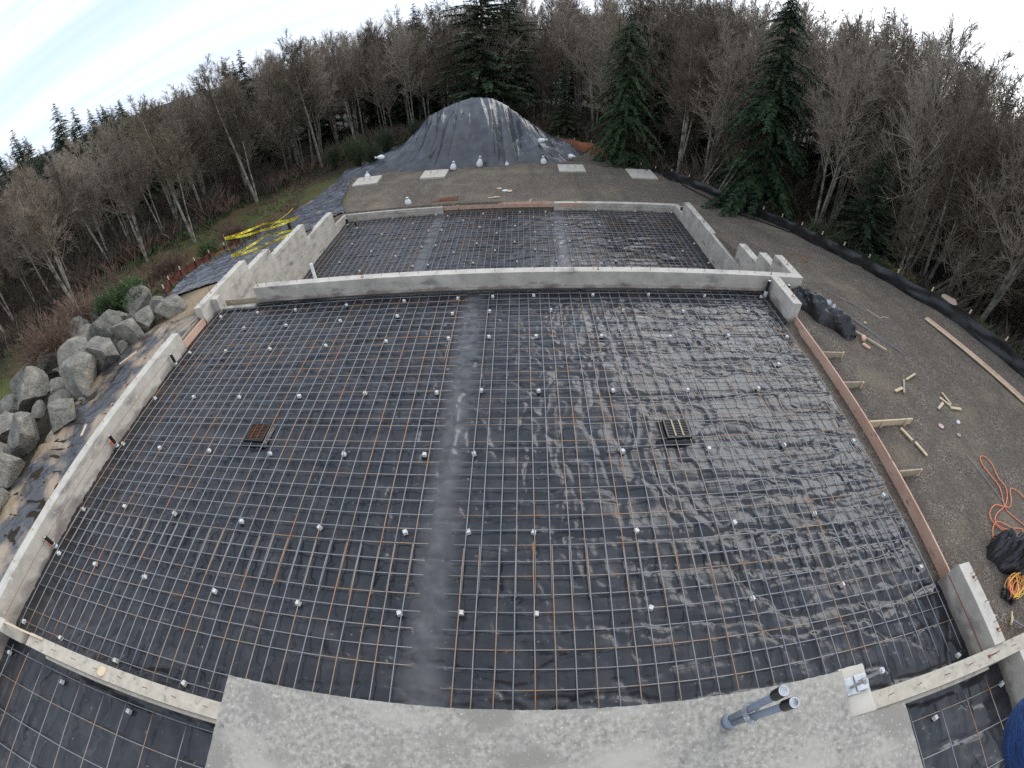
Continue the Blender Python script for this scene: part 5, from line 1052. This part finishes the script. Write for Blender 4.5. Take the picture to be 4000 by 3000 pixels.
for me, az, d, s_, lb in ((bb, -20.3, 41, 1.15, 'upright green broom shrub left of the tarp mound'), (bb, -18.4, 40, .9, 'green broom shrub directly beside the left skirt of the tarp mound'), (bb, -16.6, 44, 1.0, 'green broom shrub behind the left shoulder of the tarp mound'), (bb, -23.0, 45, .9, 'dull green broom shrub at the edge of the left clearing'), (bb, -12.5, 46, 1.1, 'dark green broom shrub behind the tarp mound on the left'), (br, -52.5, 27, 1.25, 'large reddish twiggy shrub beyond the boulders'), (br, -45.5, 29, 1.0, 'reddish twiggy shrub beyond the left red silt fence'), (br, -49, 31, 1.1, 'reddish brown brush clump in the middle of the left clearing'), (br, -57.5, 24, 1.1, 'brown twiggy shrub behind the boulder pile'), (br, -62, 22, 1.2, 'brown twiggy shrub at the left picture edge behind boulders'),
                      (br, -37, 34, .9, 'low reddish shrub at the far side of the left clearing'), (bg, -51.5, 21.8, 1.2, 'bright green bush right behind the boulder pile'), (bg, -53.5, 22.5, 1.0, 'second green bush behind the boulder pile, at left'), (bg, -40.5, 30, .9, 'small green bush in the left clearing'), (bo, 46.2, 21.6, .95, 'golden twiggy bush behind the right silt fence, left of two'), (bo, 48.9, 21.8, 1.0, 'golden twiggy bush behind the right silt fence, right of two'),
                      (bg, 53.0, 20.6, .75, 'bright green leafy bush beside the tree stump'), (bg, 45.0, 20.2, .8, 'green fern clump close behind the right silt fence'), (bg, 58.5, 19.7, .6, 'small green weed clump behind the right silt fence near the picture edge'), (bg, 42.5, 21.5, .7, 'green fern clump farther along the right silt fence'), (bb, 37, 25.5, .8, 'tall grassy green shrub beside the foot of the big cedar'), (bb, 39.5, 24.3, .7, 'tall grassy green shrub second right of the big cedar')):
    shrub(me, az, d, s_, lb)

# ---------------------------------------------------------------- the person holding the camera
def skinned(name, verts, edges, radii, mt, parent, root_i=0, sub=2):
    m = bpy.data.meshes.new(name); m.from_pydata(verts, edges, []); m.update(); o = bpy.data.objects.new(name, m); COL.objects.link(o)
    sm_ = o.modifiers.new('skin', 'SKIN'); sk = m.skin_vertices[0].data
    for i, r_ in enumerate(radii): sk[i].radius = (r_, r_) if not hasattr(r_, '__len__') else r_
    sk[root_i].use_root = True
    sm_.use_smooth_shade = True; ss = o.modifiers.new('sub', 'SUBSURF'); ss.levels = sub; ss.render_levels = sub
    dg = bpy.context.evaluated_depsgraph_get(); dg.update(); me = bpy.data.meshes.new_from_object(o.evaluated_get(dg)); bpy.data.objects.remove(o); me.materials.clear(); me.materials.append(mt)
    return mkobj(name, me, None, parent, smooth=True)
pe = empty('person', 'person standing on the deck holding the camera, only blue knitted gloved fingers visible', 'person', loc=(0, 0, 0))
bx_, by_ = 1.2, -2.25; fz = DZ
V = [(bx_, by_, fz + .95), (bx_, by_, fz + 1.15), (bx_, by_ + .03, fz + 1.38), (bx_, by_ + .04, fz + 1.50), (bx_, by_ + .06, fz + 1.60), (bx_, by_ + .07, fz + 1.72),
     (bx_ - .1, by_, fz + .88), (bx_ - .12, by_ + .03, fz + .50), (bx_ - .13, by_, fz + .09), (bx_ - .13, by_ + .17, fz + .04), (bx_ + .1, by_, fz + .88), (bx_ + .12, by_ + .03, fz + .50), (bx_ + .13, by_, fz + .09), (bx_ + .13, by_ + .17, fz + .04),
     (bx_ - .19, by_ + .04, fz + 1.42), (bx_ + .19, by_ + .04, fz + 1.42)]
E_ = [(0, 1), (1, 2), (2, 3), (3, 4), (4, 5), (0, 6), (6, 7), (7, 8), (8, 9), (0, 10), (10, 11), (11, 12), (12, 13), (2, 14), (2, 15)]
RR = [(.15, .11), (.14, .10), (.15, .10), .055, .09, .085, .09, .06, .045, .045, .09, .06, .045, .045, .065, .065]
def W(r_, u_, f_): return tuple(CAM + _r * r_ + _u * u_ + _f * f_)     # a point beside the lens
handR = W(.31, -.28, -.12); handL = W(-.31, -.28, -.12)
elR = (bx_ + .36, by_ + .38, fz + 1.72); elL = (bx_ - .40, by_ + .36, fz + 1.72)
V += [elR, tuple(Vector(handR) * .8 + Vector(elR) * .2), elL, tuple(Vector(handL) * .8 + Vector(elL) * .2)]; E_ += [(15, 16), (16, 17), (14, 18), (18, 19)]; RR += [.048, .036, .048, .036]
body = skinned('body', V, E_, RR, jacket, pe)
# gloves: palm, four fingers and a thumb curled round the sides of the camera
def glove(pts, fing, thumb):
    V = [W(*p) for p in pts]; E_ = [(0, 1), (1, 2)]; RR = [.030, .034, .032]
    for a, b, c, r_ in fing:
        n0 = len(V); V += [W(*a), W(*b), W(*c)]; E_ += [(2, n0), (n0, n0 + 1), (n0 + 1, n0 + 2)]; RR += [r_ * 1.1, r_, r_ * .9]
    n0 = len(V); V += [W(*q) for q in thumb]; E_ += [(1, n0), (n0, n0 + 1)]; RR += [.016, .013]
    return skinned('glove', V, E_, RR, knit, pe)
glove([(.30, -.26, -.10), (.27, -.22, -.05), (.245, -.185, -.015)],
      [((.235, -.120, .0), (.215, -.098, .035), (.198, -.085, .052), .0115), ((.225, -.145, .005), (.185, -.120, .044), (.156, -.103, .068), .019), ((.222, -.168, .0), (.182, -.142, .038), (.150, -.118, .060), .025), ((.228, -.190, -.01), (.205, -.178, .02), (.19, -.17, .035), .0115)],
      [(.235, -.20, -.05), (.20, -.17, -.06)])
glove([(-.30, -.26, -.10), (-.27, -.22, -.05), (-.245, -.185, -.015)],
      [((-.235, -.120, -.01), (-.215, -.098, .015), (-.205, -.085, .03), .0115), ((-.225, -.145, .0), (-.205, -.128, .025), (-.19, -.118, .035), .012), ((-.222, -.165, .0), (-.190, -.142, .03), (-.168, -.128, .046), .0125), ((-.228, -.190, -.01), (-.205, -.178, .015), (-.19, -.17, .03), .0115)],
      [(-.235, -.20, -.05), (-.20, -.17, -.06)])
hv = MB()
for i in range(7):
    ph = math.pi * .5 * i / 6
    for k in range(16): a = 2 * math.pi * k / 16; hv.v.append((bx_ + .115 * math.cos(ph) * math.cos(a), by_ + .05 + .12 * math.cos(ph) * math.sin(a), fz + 1.70 + .11 * math.sin(ph)))
for i in range(6):
    for k in range(16): a = i * 16 + k; b = i * 16 + (k + 1) % 16; hv.f.append((a, b, b + 16, a + 16))
hv.build('hat', knit, pe, smooth=True)
